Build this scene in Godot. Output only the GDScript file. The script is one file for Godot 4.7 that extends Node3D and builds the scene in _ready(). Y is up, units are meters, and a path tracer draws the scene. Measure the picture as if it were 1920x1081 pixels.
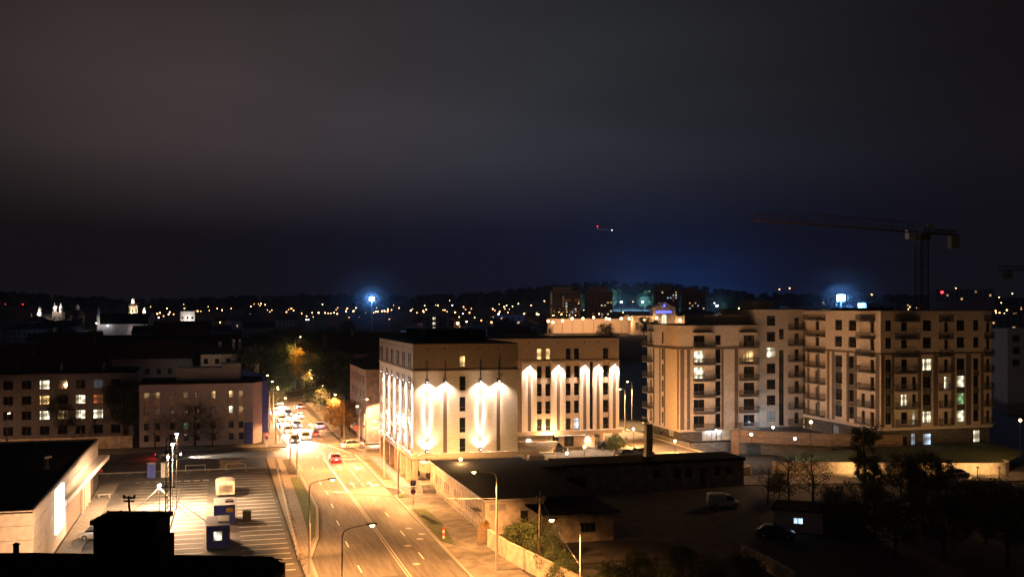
extends Node3D
# World frame: x runs across the main street (to the right), -z runs away along it; y up, metres.
const EYE := 26.0
const FOCAL := 2000.0
const HEAD := 0.2707
const HORIZON := 577.0
var rng := RandomNumberGenerator.new()
var M := {}
var T := {}
var cache := {}
var used := {}

# ---------- placing: a point of the photograph at a known height or a known distance becomes a place on the map
func ground_dir(u: float) -> float:
	return (u - 960.0) / FOCAL
func place(across: float, y: float, depth: float) -> Vector3:
	return Vector3(cos(HEAD) * across + sin(HEAD) * depth, y, sin(HEAD) * across - cos(HEAD) * depth)
func at(u: float, v: float, y := 0.0) -> Vector3:
	var d := (EYE - y) * FOCAL / (v - HORIZON)
	return place(ground_dir(u) * d, y, d)
func ad(u: float, v: float, depth: float) -> Vector3:
	return place(ground_dir(u) * depth, EYE - (v - HORIZON) * depth / FOCAL, depth)

# ---------- mesh builder
class MB:
	var v := PackedVector3Array()
	var n := PackedVector3Array()
	func tri(a: Vector3, b: Vector3, c: Vector3, na = null, nb = null, nc = null) -> void:
		var f := (c - a).cross(b - a).normalized()
		v.append_array([a, b, c])
		n.append_array([f if na == null else na, f if nb == null else nb, f if nc == null else nc])
	func quad(a: Vector3, b: Vector3, c: Vector3, d: Vector3) -> void:  # clockwise seen from the front
		tri(a, b, c)
		tri(a, c, d)
	func box(c: Vector3, s: Vector3, basis := Basis()) -> void:
		var h := s * 0.5
		var p := []
		for k in 8:
			p.append(c + basis * Vector3(h.x if k & 1 else -h.x, h.y if k & 2 else -h.y, h.z if k & 4 else -h.z))
		quad(p[6], p[7], p[5], p[4]); quad(p[3], p[2], p[0], p[1])
		quad(p[2], p[6], p[4], p[0]); quad(p[7], p[3], p[1], p[5])
		quad(p[2], p[3], p[7], p[6]); quad(p[4], p[5], p[1], p[0])
	func span(a: Vector3, b: Vector3) -> void:  # box between two corners
		box((a + b) * 0.5, (b - a).abs())
	func tube(a: Vector3, b: Vector3, r0: float, r1: float, seg := 8, caps := true) -> void:
		var d := (b - a).normalized()
		var x := d.cross(Vector3.UP if absf(d.y) < 0.9 else Vector3.RIGHT).normalized()
		var y := d.cross(x)
		for k in seg:
			var t0 := TAU * k / seg
			var t1 := TAU * (k + 1) / seg
			var e0 := x * cos(t0) + y * sin(t0)
			var e1 := x * cos(t1) + y * sin(t1)
			tri(a + e0 * r0, b + e0 * r1, b + e1 * r1, e0, e0, e1)
			tri(a + e0 * r0, b + e1 * r1, a + e1 * r0, e0, e1, e1)
			if caps:
				tri(b, b + e1 * r1, b + e0 * r1, d, d, d)
				tri(a, a + e0 * r0, a + e1 * r0, -d, -d, -d)
	func path(pts: Array, r0: float, r1: float, seg := 6) -> void:
		for k in pts.size() - 1:
			tube(pts[k], pts[k + 1], lerpf(r0, r1, float(k) / (pts.size() - 1)), lerpf(r0, r1, float(k + 1) / (pts.size() - 1)), seg)
	func lathe(c: Vector3, prof: Array, seg := 16, sq := 1.0) -> void:  # prof: [radius, height]
		for k in prof.size() - 1:
			var r0: float = prof[k][0]
			var h0: float = prof[k][1]
			var r1: float = prof[k + 1][0]
			var h1: float = prof[k + 1][1]
			var sl := Vector2(h1 - h0, r0 - r1).normalized()
			for j in seg:
				var a := TAU * j / seg
				var b := TAU * (j + 1) / seg
				var da := Vector3(cos(a), 0, sin(a) * sq)
				var db := Vector3(cos(b), 0, sin(b) * sq)
				var na := (da * sl.x + Vector3(0, sl.y, 0)).normalized()
				var nb := (db * sl.x + Vector3(0, sl.y, 0)).normalized()
				var p0 := c + da * r0 + Vector3(0, h0, 0)
				var p1 := c + db * r0 + Vector3(0, h0, 0)
				var p2 := c + da * r1 + Vector3(0, h1, 0)
				var p3 := c + db * r1 + Vector3(0, h1, 0)
				if r1 > 1e-4:
					tri(p0, p3, p2, na, nb, na)
				if r0 > 1e-4:
					tri(p0, p1, p3, na, nb, nb)
	func flat(pts: Array, y0: float, y1: float) -> void:  # a slab with a polygon outline (x, z), top at y1, sides down to y0
		var p2 := PackedVector2Array()
		for p in pts:
			p2.append(Vector2(p.x, p.y))
		var t := Geometry2D.triangulate_polygon(p2)
		for k in range(0, t.size(), 3):
			var a := Vector3(p2[t[k]].x, y1, p2[t[k]].y)
			var b := Vector3(p2[t[k + 1]].x, y1, p2[t[k + 1]].y)
			var c := Vector3(p2[t[k + 2]].x, y1, p2[t[k + 2]].y)
			if (c - a).cross(b - a).y > 0:
				tri(a, b, c)
			else:
				tri(a, c, b)
		if y1 - y0 > 0.001:
			var area := 0.0
			for k in p2.size():
				area += p2[k].cross(p2[(k + 1) % p2.size()])
			var cw := area < 0.0
			for k in p2.size():
				var a := p2[k]
				var b := p2[(k + 1) % p2.size()]
				if cw:
					var s := a
					a = b
					b = s
				quad(Vector3(b.x, y1, b.y), Vector3(a.x, y1, a.y), Vector3(a.x, y0, a.y), Vector3(b.x, y0, b.y))
	func mesh() -> ArrayMesh:
		var a := []
		a.resize(Mesh.ARRAY_MAX)
		a[Mesh.ARRAY_VERTEX] = v
		a[Mesh.ARRAY_NORMAL] = n
		var m := ArrayMesh.new()
		m.add_surface_from_arrays(Mesh.PRIMITIVE_TRIANGLES, a)
		return m

# ---------- nodes
func numbered(called: String) -> String:
	var k: int = used.get(called, 0)
	used[called] = k + 1
	return called if k == 0 else "%s_%03d" % [called, k]
func tag(o: Node, label: String, category: String, group := "") -> void:
	o.set_meta("label", label)
	o.set_meta("category", category)
	if group:
		o.set_meta("group", group)
func thing(called: String, label: String, category: String, pos: Vector3, turn := 0.0, group := "") -> Node3D:
	var o := Node3D.new()
	o.name = numbered(called)
	add_child(o)
	o.position = pos
	o.rotation.y = turn
	tag(o, label, category, group)
	return o
func part(called: String, shape, m: Material, parent: Node, pos := Vector3.ZERO) -> MeshInstance3D:
	var o := MeshInstance3D.new()
	o.name = called
	o.mesh = shape.mesh() if shape is MB else shape
	o.material_override = m
	o.position = pos
	o.cast_shadow = GeometryInstance3D.SHADOW_CASTING_SETTING_ON
	parent.add_child(o, true)
	return o
func struct(called: String, shape, m: Material) -> MeshInstance3D:
	var o := part(numbered(called), shape, m, self)
	o.set_meta("kind", "structure")
	return o
func copy_of(o: Node3D, pos: Vector3, turn := 0.0, label := "", sc := 1.0) -> Node3D:
	var c: Node3D = o.duplicate()
	var base := String(o.name)
	if base.length() > 4 and base[base.length() - 4] == "_":
		base = base.substr(0, base.length() - 4)
	c.name = numbered(base)
	add_child(c)
	c.position = pos
	c.rotation.y = turn
	c.scale = Vector3.ONE * sc
	if label:
		c.set_meta("label", label)
	return c
func omni(parent: Node, pos: Vector3, col: Color, energy: float, size := 0.15) -> OmniLight3D:
	var l := OmniLight3D.new()
	l.name = "lamp_glow"
	l.light_color = col
	l.light_energy = energy
	l.light_size = size
	l.omni_range = 120.0
	l.omni_attenuation = 2.0
	l.shadow_enabled = true
	l.position = pos
	parent.add_child(l, true)
	return l
func spot(parent: Node, pos: Vector3, aim: Vector3, col: Color, energy: float, angle: float, soft := 0.5, size := 0.08) -> SpotLight3D:
	var l := SpotLight3D.new()
	l.name = "lamp_beam"
	l.light_color = col
	l.light_energy = energy
	l.light_size = size
	l.spot_range = 150.0
	l.spot_attenuation = 2.0
	l.spot_angle = angle
	l.spot_angle_attenuation = soft
	l.shadow_enabled = true
	l.position = pos
	l.basis = Basis.looking_at(aim, Vector3.UP if absf(aim.normalized().y) < 0.95 else Vector3.FORWARD)
	parent.add_child(l, true)
	return l

# ---------- materials
func lin(r: float, g: float, b: float) -> Color:
	return Color(r, g, b).linear_to_srgb()
func noise_image(sd: int, freq: float, octaves: int, lo: float, hi: float, size := 512, speckle := 0.0) -> ImageTexture:
	var fn := FastNoiseLite.new()
	fn.seed = sd
	fn.noise_type = FastNoiseLite.TYPE_SIMPLEX_SMOOTH
	fn.frequency = freq
	fn.fractal_octaves = octaves
	var g := fn.get_seamless_image(size, size)
	var data := g.get_data()
	rng.seed = sd
	var out := PackedByteArray()
	out.resize(size * size * 3)
	for k in size * size:
		var f := lerpf(lo, hi, smoothstep(0.15, 0.85, data[k] / 255.0)) + (rng.randf() - 0.5) * speckle
		var b := int(clampf(f, 0, 1) * 255)
		out[k * 3] = b; out[k * 3 + 1] = b; out[k * 3 + 2] = b
	return ImageTexture.create_from_image(Image.create_from_data(size, size, false, Image.FORMAT_RGB8, out))
func tile_image(nx: int, ny: int, bond: bool, lo: float, joint: float, sd: int) -> ImageTexture:
	rng.seed = sd
	var size := 256
	var out := PackedByteArray()
	out.resize(size * size * 3)
	var tone := []
	for k in nx * ny:
		tone.append(rng.randf_range(lo, 1.0))
	var tw := float(size) / nx
	var th := float(size) / ny
	for y in size:
		var row := int(y / th)
		for x in size:
			var sx := fposmod(x + (tw * 0.5 if bond and row % 2 else 0.0), size)
			var cx := int(sx / tw)
			var fx := sx - cx * tw
			var fy := y - row * th
			var f: float = tone[row * nx + cx] * rng.randf_range(0.94, 1.0)
			if fx < 2.0 or fy < 2.0:
				f = joint
			var b := int(clampf(f, 0, 1) * 255)
			var k := (y * size + x) * 3
			out[k] = b; out[k + 1] = b; out[k + 2] = b
	return ImageTexture.create_from_image(Image.create_from_data(size, size, false, Image.FORMAT_RGB8, out))
func curtain_image() -> ImageTexture:
	rng.seed = 15
	var out := PackedByteArray()
	out.resize(128 * 128 * 3)
	var fold := []
	var f := 0.8
	for x in 128:
		f = clampf(f + rng.randf_range(-0.22, 0.22), 0.3, 1.0)
		fold.append(f)
	for y in 128:
		for x in 128:
			var g: float = fold[x] * (0.75 + 0.25 * sin(y * 0.15 + x * 0.02))
			var k := (y * 128 + x) * 3
			var b := int(clampf(g, 0.0, 1.0) * 255)
			out[k] = b; out[k + 1] = b; out[k + 2] = int(b * 0.92)
	return ImageTexture.create_from_image(Image.create_from_data(128, 128, false, Image.FORMAT_RGB8, out))
func lit(col: Color, energy: float) -> StandardMaterial3D:  # a lit room seen through drawn curtains
	var m := glow(col, energy)
	m.emission_operator = BaseMaterial3D.EMISSION_OP_MULTIPLY
	m.emission_texture = T.folds
	m.uv1_triplanar = true
	m.uv1_world_triplanar = true
	m.uv1_scale = Vector3.ONE / 4.3
	return m
func surf(col: Color, rough := 0.85, tex = null, metres := 6.0, bump := 0.0, metal := 0.0) -> StandardMaterial3D:
	var m := StandardMaterial3D.new()
	m.albedo_color = col
	m.roughness = rough
	m.metallic = metal
	if tex != null:
		m.albedo_texture = tex
		m.uv1_triplanar = true
		m.uv1_world_triplanar = true
		m.uv1_scale = Vector3.ONE / metres
	return m
func glow(col: Color, energy: float) -> StandardMaterial3D:
	var m := StandardMaterial3D.new()
	m.albedo_color = lin(0.3, 0.3, 0.3)
	m.emission_enabled = true
	m.emission = col
	m.emission_energy_multiplier = energy
	return m
func make_materials() -> void:
	T.blotch = noise_image(3, 0.012, 5, 0.72, 1.0)
	T.grain = noise_image(7, 0.02, 5, 0.8, 0.95, 512, 0.2)
	T.stain = noise_image(11, 0.01, 6, 0.84, 1.0, 512, 0.05)
	T.fine = noise_image(17, 0.05, 4, 0.8, 1.0, 512, 0.08)
	T.patch = noise_image(23, 0.009, 6, 0.78, 1.0, 512, 0.1)
	T.smooth = noise_image(19, 0.012, 5, 0.92, 1.0)
	T.streak = noise_image(29, 0.02, 5, 0.82, 1.0, 512, 0.12)
	T.folds = curtain_image()
	T.tile = tile_image(8, 16, false, 0.93, 0.82, 5)
	T.brick = tile_image(8, 24, true, 0.7, 0.5, 6)
	T.stone = tile_image(4, 16, true, 0.75, 0.45, 8)
	T.slab = tile_image(10, 10, false, 0.8, 0.55, 9)
	M.asphalt = surf(lin(0.125, 0.112, 0.1), 0.8, T.streak, 9.0)
	M.asphalt_old = surf(lin(0.1, 0.092, 0.084), 0.85, T.patch, 22.0)
	M.paint = surf(lin(0.8, 0.78, 0.72), 0.7, T.stain, 2.0)
	M.paint_worn = surf(lin(0.5, 0.47, 0.42), 0.8, T.stain, 1.5)
	M.asphalt_crack = surf(lin(0.05, 0.046, 0.042), 0.85)
	M.asphalt_new = surf(lin(0.085, 0.078, 0.07), 0.8, T.fine, 4.0)
	M.asphalt.uv1_scale = Vector3(0.16, 0.16, 0.012)
	M.paving = surf(lin(0.24, 0.21, 0.18), 0.85, T.slab, 4.0)
	M.paving_old = surf(lin(0.16, 0.145, 0.125), 0.9, T.patch, 9.0)
	M.kerb = surf(lin(0.3, 0.28, 0.25), 0.85, T.fine, 3.0)
	M.soil = surf(lin(0.045, 0.04, 0.03), 1.0, T.stain, 8.0)
	M.yard_dirt = surf(lin(0.06, 0.05, 0.038), 0.95, T.patch, 12.0)
	M.grass = surf(lin(0.07, 0.09, 0.025), 1.0, T.patch, 5.0, 4.0)
	M.concrete = surf(lin(0.3, 0.28, 0.25), 0.9, T.stain, 5.0)
	M.hotel_tile = surf(lin(0.54, 0.47, 0.4), 0.8, T.tile, 3.2, 0.6)
	M.hotel_top = surf(lin(0.22, 0.17, 0.13), 0.85, T.smooth, 5.0)
	M.hotel_trim = surf(lin(0.36, 0.28, 0.22), 0.8, T.smooth, 5.0)
	M.hotel_strip = surf(lin(0.11, 0.075, 0.06), 0.8, T.tile, 3.2)
	M.cream = surf(lin(0.6, 0.52, 0.44), 0.85, T.smooth, 6.0)
	M.taupe = surf(lin(0.15, 0.115, 0.09), 0.85, T.smooth, 6.0)
	M.stone_dark = surf(lin(0.16, 0.15, 0.14), 0.85, T.stone, 4.0, 1.0)
	M.brick_wall = surf(lin(0.3, 0.2, 0.13), 0.9, T.brick, 4.0, 1.0)
	M.plaster = surf(lin(0.5, 0.43, 0.36), 0.9, T.stain, 7.0)
	M.plaster_dirty = surf(lin(0.42, 0.36, 0.28), 0.95, T.patch, 7.0)
	M.plaster_grey = surf(lin(0.25, 0.235, 0.26), 0.9, T.smooth, 6.0)
	M.plaster_pink = surf(lin(0.34, 0.33, 0.4), 0.9, T.smooth, 6.0)
	M.clad = surf(lin(0.6, 0.53, 0.45), 0.55, T.smooth, 6.0)
	M.clad_brown = surf(lin(0.17, 0.11, 0.08), 0.8, T.grain, 4.0)
	M.bitumen = surf(lin(0.013, 0.012, 0.012), 0.95, T.blotch, 6.0)
	M.bitumen.metallic_specular = 0.1
	M.roof_red = surf(lin(0.085, 0.035, 0.025), 0.9, T.blotch, 5.0)
	M.roof_dark = surf(lin(0.04, 0.03, 0.028), 0.9, T.blotch, 5.0)
	M.metal = surf(lin(0.3, 0.3, 0.3), 0.45, T.fine, 2.0, 0.0, 0.6)
	M.galv = surf(lin(0.42, 0.4, 0.37), 0.55, T.fine, 2.0)
	M.dark_metal = surf(lin(0.035, 0.035, 0.038), 0.5)
	M.black = surf(lin(0.012, 0.012, 0.012), 0.7)
	M.white = surf(lin(0.7, 0.68, 0.65), 0.6, T.smooth, 3.0)
	M.frame = surf(lin(0.06, 0.055, 0.05), 0.5)
	M.frame_white = surf(lin(0.5, 0.48, 0.45), 0.5)
	M.glass = surf(lin(0.012, 0.013, 0.016), 0.06)
	M.glass.metallic_specular = 0.6
	M.curtain = surf(lin(0.16, 0.11, 0.07), 0.4, T.stain, 1.2)
	M.rail = surf(lin(0.05, 0.05, 0.05), 0.5)
	M.yellow = surf(lin(0.5, 0.33, 0.03), 0.6)
	M.crane_yellow = surf(lin(0.1, 0.06, 0.01), 0.8)
	M.blue = surf(lin(0.03, 0.06, 0.42), 0.5, T.fine, 2.0)
	M.blue_pale = surf(lin(0.35, 0.35, 0.55), 0.5, T.stain, 2.0)
	M.red = surf(lin(0.4, 0.02, 0.02), 0.5)
	M.wood = surf(lin(0.14, 0.1, 0.07), 0.9, T.stain, 2.0)
	M.bark = surf(lin(0.06, 0.045, 0.035), 1.0, T.stain, 1.5)
	M.leaf_green = surf(lin(0.055, 0.075, 0.018), 0.8)
	M.leaf_dark = surf(lin(0.03, 0.042, 0.014), 0.8)
	M.leaf_gold = surf(lin(0.15, 0.085, 0.015), 0.8)
	for k in ["leaf_green", "leaf_dark", "leaf_gold"]:
		M[k].backlight_enabled = true
		M[k].backlight = M[k].albedo_color * 0.6
	M.tyre = surf(lin(0.015, 0.015, 0.015), 0.9)
	M.sodium = glow(Color(1.0, 0.78, 0.5), 9.0)
	M.sodium_far = glow(Color(1.0, 0.72, 0.45), 5.0)
	M.white_lamp = glow(Color(0.95, 0.97, 1.0), 7.0)
	M.headlight = glow(Color(1.0, 0.96, 0.9), 30.0)
	M.cold_lamp = glow(Color(0.72, 0.85, 1.0), 24.0)
	M.teal_lamp = glow(Color(0.35, 0.85, 0.9), 6.0)
	M.red_lamp = glow(Color(1.0, 0.1, 0.12), 6.0)
	M.lit_white = lit(Color(1.0, 0.96, 0.88), 1.1)
	M.lit_warm = lit(Color(1.0, 0.8, 0.55), 0.75)
	M.lit_dim = lit(Color(1.0, 0.82, 0.6), 0.16)
	M.lit_orange = lit(Color(1.0, 0.5, 0.3), 0.2)
	M.lit_cold = lit(Color(0.7, 0.82, 1.0), 0.9)
	M.lit_green = lit(Color(0.7, 1.0, 0.75), 0.3)
	M.lit_blue = glow(Color(0.25, 0.3, 1.0), 1.2)
	M.sign_white = glow(Color(1.0, 0.95, 0.86), 0.6)
	M.lit_faint = glow(Color(0.75, 0.9, 1.0), 0.012)

# ---------- walls with real openings, and windows set back in them
func facade(mb: MB, o: Vector3, ux: Vector3, w: float, h: float, ops: Array, depth := 0.22) -> void:
	var nrm := ux.cross(Vector3.UP)
	var xs := [0.0, w]
	var ys := [0.0, h]
	for r in ops:
		for k in [0, 2]:
			if not xs.has(r[k]): xs.append(r[k])
		for k in [1, 3]:
			if not ys.has(r[k]): ys.append(r[k])
	xs.sort()
	ys.sort()
	for j in ys.size() - 1:
		var run := -1.0
		for i in xs.size():
			var solid := i < xs.size() - 1
			if solid:
				var cx: float = (xs[i] + xs[i + 1]) * 0.5
				var cy: float = (ys[j] + ys[j + 1]) * 0.5
				for r in ops:
					if cx > r[0] and cx < r[2] and cy > r[1] and cy < r[3]:
						solid = false
						break
			if solid and run < 0:
				run = xs[i]
			elif not solid and run >= 0:
				var x1: float = xs[i]
				var up := Vector3(0, 1, 0)
				mb.quad(o + ux * run + up * ys[j + 1], o + ux * x1 + up * ys[j + 1], o + ux * x1 + up * ys[j], o + ux * run + up * ys[j])
				run = -1.0
	for r in ops:
		var b := -nrm * depth
		var p0: Vector3 = o + ux * r[0] + Vector3.UP * r[1]
		var p1: Vector3 = o + ux * r[2] + Vector3.UP * r[1]
		var p2: Vector3 = o + ux * r[2] + Vector3.UP * r[3]
		var p3: Vector3 = o + ux * r[0] + Vector3.UP * r[3]
		mb.quad(p0, p1, p1 + b, p0 + b)
		mb.quad(p2, p3, p3 + b, p2 + b)
		mb.quad(p3, p0, p0 + b, p3 + b)
		mb.quad(p1, p2, p2 + b, p1 + b)
func window_meshes(w: float, h: float, cols: int, rows: int, bar := 0.06) -> Array:
	var key := "%.2f_%.2f_%d_%d_%.2f" % [w, h, cols, rows, bar]
	if not cache.has(key):
		var f := MB.new()
		f.span(Vector3(0, 0, -0.04), Vector3(w, bar, 0.03))
		f.span(Vector3(0, h - bar, -0.04), Vector3(w, h, 0.03))
		f.span(Vector3(0, bar, -0.04), Vector3(bar, h - bar, 0.03))
		f.span(Vector3(w - bar, bar, -0.04), Vector3(w, h - bar, 0.03))
		for k in range(1, cols):
			f.span(Vector3(w * k / cols - bar * 0.5, bar, -0.035), Vector3(w * k / cols + bar * 0.5, h - bar, 0.025))
		for k in range(1, rows):
			var y := h * 0.3 if rows == 2 else h * k / rows
			f.span(Vector3(bar, y - bar * 0.5, -0.03), Vector3(w - bar, y + bar * 0.5, 0.02))
		var p := MB.new()
		p.quad(Vector3(bar * 0.5, h - bar * 0.5, 0), Vector3(w - bar * 0.5, h - bar * 0.5, 0), Vector3(w - bar * 0.5, bar * 0.5, 0), Vector3(bar * 0.5, bar * 0.5, 0))
		cache[key] = [f.mesh(), p.mesh()]
	return cache[key]
func window(parent: Node, o: Vector3, ux: Vector3, r: Array, depth: float, pane: Material, cols := 2, rows := 1, fr: Material = null, bar := 0.06, called := "window") -> MeshInstance3D:
	var nrm := ux.cross(Vector3.UP)
	var mm := window_meshes(r[2] - r[0], r[3] - r[1], cols, rows, bar)
	var f := part(called, mm[0], fr if fr else M.frame, parent)
	f.transform = Transform3D(Basis(ux, Vector3.UP, nrm), o + ux * r[0] + Vector3.UP * r[1] - nrm * (depth - 0.05))
	part("pane", mm[1], pane, f)
	return f
# a plain box of walls on local axes: x 0..w, z 0..-d, front facing +z; ops per face [front, left, right, back]
func shell(mb: MB, x: float, z: float, w: float, d: float, y0: float, y1: float, ops := [[], [], [], []], depth := 0.22) -> void:
	facade(mb, Vector3(x, y0, z), Vector3.RIGHT, w, y1 - y0, ops[0], depth)
	facade(mb, Vector3(x, y0, z - d), Vector3.BACK, d, y1 - y0, ops[1], depth)
	facade(mb, Vector3(x + w, y0, z), Vector3.FORWARD, d, y1 - y0, ops[2], depth)
	facade(mb, Vector3(x + w, y0, z - d), Vector3.LEFT, w, y1 - y0, ops[3], depth)
func lid(mb: MB, x: float, z: float, w: float, d: float, y: float) -> void:
	mb.quad(Vector3(x, y, z - d), Vector3(x + w, y, z - d), Vector3(x + w, y, z), Vector3(x, y, z))
func under(mb: MB, x: float, z: float, w: float, d: float, y: float) -> void:
	mb.quad(Vector3(x, y, z), Vector3(x + w, y, z), Vector3(x + w, y, z - d), Vector3(x, y, z - d))

# ---------- the setting
func hill(p: Vector3) -> float:  # height of the land far out
	var r := Vector2(p.x, p.z).length()
	if r < 330.0:
		return 0.0
	var az := atan2(p.x, -p.z) - HEAD
	var h := smoothstep(330.0, 1250.0, r) * 13.0
	var ridge := 46.0 + 7.0 * sin(az * 9.0 + 1.0) + 4.0 * sin(az * 23.0) + 12.0 * exp(-pow((az - 0.14) / 0.09, 2.0))
	h += smoothstep(1250.0, 2500.0, r) * (ridge - 13.0)
	h += 10.0 * smoothstep(1000.0, 1500.0, r) * exp(-pow((az - 0.1) / 0.1, 2.0))
	return h
func make_ground() -> void:
	var radii := [0.0, 120.0, 240.0, 330.0]
	var r := 400.0
	while r < 4600.0:
		radii.append(r)
		r *= 1.1
	var mb := MB.new()
	var seg := 180
	for k in radii.size() - 1:
		for j in seg:
			var q := []
			for e in [[k + 1, j], [k + 1, j + 1], [k, j + 1], [k, j]]:
				var a: float = TAU * e[1] / seg
				var p: Vector3 = Vector3(sin(a), 0, -cos(a)) * float(radii[e[0]])
				p.y = hill(p) - 0.06
				q.append(p)
			if k == 0:
				mb.tri(q[0], q[1], q[2])
			else:
				mb.quad(q[0], q[1], q[2], q[3])
	struct("ground", mb, M.soil)
func slab(called: String, pts: Array, y0: float, y1: float, m: Material) -> MeshInstance3D:
	var mb := MB.new()
	mb.flat(pts, y0, y1)
	return struct(called, mb, m)
func rect(x0: float, x1: float, s0: float, s1: float) -> Array:
	return [Vector2(x0, -s0), Vector2(x1, -s0), Vector2(x1, -s1), Vector2(x0, -s1)]
func mark(parent: Node, called: String, pts: Array, y: float, m: Material) -> MeshInstance3D:
	var mb := MB.new()
	mb.flat(pts, y, y)
	return part(called, mb, m, parent)
func line_pts(x0: float, s0: float, x1: float, s1: float, w: float) -> Array:
	var d := Vector2(x1 - x0, -(s1 - s0)).normalized().orthogonal() * w * 0.5
	var a := Vector2(x0, -s0)
	var b := Vector2(x1, -s1)
	return [a + d, b + d, b - d, a - d]
func arrow_pts(x: float, s: float, kind: int) -> Array:
	var pts := []
	if kind == 0:
		pts = [[-0.1, 0], [-0.1, 3.0], [-0.45, 3.0], [0, 4.6], [0.45, 3.0], [0.1, 3.0], [0.1, 0]]
	else:
		pts = [[-0.1, 0], [-0.1, 3.4], [-0.45, 3.4], [0, 5.0], [0.45, 3.4], [0.1, 3.4], [0.1, 1.9], [0.7, 2.4], [0.7, 2.9], [1.25, 2.0], [0.7, 1.0], [0.7, 1.6], [0.1, 0.9], [0.1, 0]]
	var out := []
	for p in pts:
		out.append(Vector2(x + p[0], -(s + p[1])))
	return out
func make_streets() -> void:
	var road := slab("road", [Vector2(9.6, -40), Vector2(23.6, -40), Vector2(23.6, -190), Vector2(26.5, -192), Vector2(26.5, -202), Vector2(23.2, -205), Vector2(21.8, -296), Vector2(26, -316), Vector2(44, -334), Vector2(43, -344), Vector2(22, -332), Vector2(12.4, -306), Vector2(12.9, -206), Vector2(9.5, -203), Vector2(9.5, -191), Vector2(12.9, -187), Vector2(12.9, -140), Vector2(11.3, -122), Vector2(9.6, -112)], -0.03, 0.0, M.asphalt)
	slab("cross_street", rect(-150, 9.5, 191, 203), -0.03, 0.0, M.asphalt_old)
	slab("cross_street_right", rect(26.5, 72.0, 192.0, 202), -0.03, 0.0, M.asphalt_old)
	# painted markings on the main road
	var y := 0.006
	mark(road, "centre_line", line_pts(17.95, 150, 17.95, 186.5, 0.32), y, M.paint)
	for k in 2:
		mark(road, "double_line", line_pts(17.9 + 0.3 * k, 60, 17.9 + 0.3 * k, 149.2, 0.13), y, M.paint_worn)
	mark(road, "stop_line", line_pts(18.3, 184.2, 23.3, 184.2, 0.5), y, M.paint)
	for k in 9:
		mark(road, "lane_dash", line_pts(20.75, 62.5 + 11.6 * k, 20.75, 65.6 + 11.6 * k, 0.15), y, M.paint)
	for k in 9:
		mark(road, "lane_dash", line_pts(20.75, 160.5 + 2.5 * k, 20.75, 161.7 + 2.5 * k, 0.2), y, M.paint)
	for d in [[15.1, 174], [14.9, 159], [15.0, 150], [14.7, 140], [14.2, 128.5], [13.9, 116.5], [13.8, 105], [13.7, 93]]:
		mark(road, "lane_dash", line_pts(d[0], d[1], d[0], d[1] + 3.0, 0.15), y, M.paint)
	mark(road, "edge_line", line_pts(13.15, 172, 13.15, 186, 0.12), y, M.paint_worn)
	mark(road, "lane_arrow", arrow_pts(19.35, 172.5, 0), y, M.paint)
	mark(road, "lane_arrow", arrow_pts(19.35, 155.0, 0), y, M.paint)
	mark(road, "lane_arrow", arrow_pts(21.9, 171.5, 1), y, M.paint)
	mark(road, "lane_arrow", arrow_pts(21.9, 154.5, 1), y, M.paint)
	for e in [[18.4, 190.5, 17.9, 205], [23.2, 191.5, 20.6, 203.5], [26.0, 194.0, 24.2, 202.0]]:
		mark(road, "crossing_line", line_pts(e[0], e[1], e[2], e[3], 0.35), y, M.paint_worn)
	for k in 11:
		mark(road, "guide_dash", line_pts(12.2 + k * 1.15, 188.6, 12.8 + k * 1.15, 188.7, 0.3), y, M.paint)
	for k in 8:
		mark(road, "guide_dash", line_pts(13.5 + k * 1.2, 206.2, 14.1 + k * 1.2, 206.3, 0.3), y, M.paint_worn)
	for k in 8:
		mark(road, "lane_dash", line_pts(15.4 - k * 0.02, 212 + 11 * k, 15.4, 215 + 11 * k, 0.15), y, M.paint_worn)
		mark(road, "lane_dash", line_pts(20.2, 212 + 11 * k, 20.1, 215 + 11 * k, 0.15), y, M.paint_worn)
	mark(road, "centre_line", line_pts(17.8, 207, 17.3, 296, 0.2), y, M.paint_worn)
	rng.seed = 41
	for p in [[21.9, 124.5], [22.1, 118.5], [20.2, 115.5], [22.8, 121], [19.6, 107]]:
		var mb := MB.new()
		mb.lathe(Vector3(p[0], 0, -p[1]), [[0.42, 0.003], [0.4, 0.02], [0.0, 0.022]], 14)
		part("manhole_cover", mb, M.paint_worn, road)
	# mended patches of newer asphalt
	for p in [[13.6, 118, 1.9, 5.0], [22.3, 108, 1.4, 9.0], [15.5, 96, 2.4, 7.0], [19.8, 132, 1.2, 6.0]]:
		mark(road, "asphalt_patch", rect(p[0], p[0] + p[2], p[1], p[1] + p[3]), 0.003, M.asphalt_new)
	# tar-sealed cracks wandering along the lanes
	for e in [[13.4, 100, 42], [16.3, 112, 30], [19.2, 90, 50], [22.6, 95, 26], [15.9, 150, 24], [22.0, 135, 30], [17.2, 88, 20], [21.2, 70, 24], [14.4, 80, 18], [18.9, 208, 40], [15.0, 212, 46]]:
		var cr := MB.new()
		var x: float = e[0]
		var sp: float = e[1]
		while sp < e[1] + e[2]:
			var nx := x + rng.randf_range(-0.16, 0.16)
			cr.flat(line_pts(x, sp, nx, sp + 1.5, rng.randf_range(0.03, 0.08)), 0.0045, 0.0045)
			x = nx
			sp += 1.5
		part("sealed_crack", cr, M.asphalt_crack, road)
	# left pavement with verge
	slab("pavement_left", [Vector2(8.3, -40), Vector2(9.2, -40), Vector2(9.2, -112), Vector2(10.9, -122), Vector2(12.5, -140), Vector2(12.5, -186.5), Vector2(9.3, -190), Vector2(8.3, -190)], -0.03, 0.12, M.paving)
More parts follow.
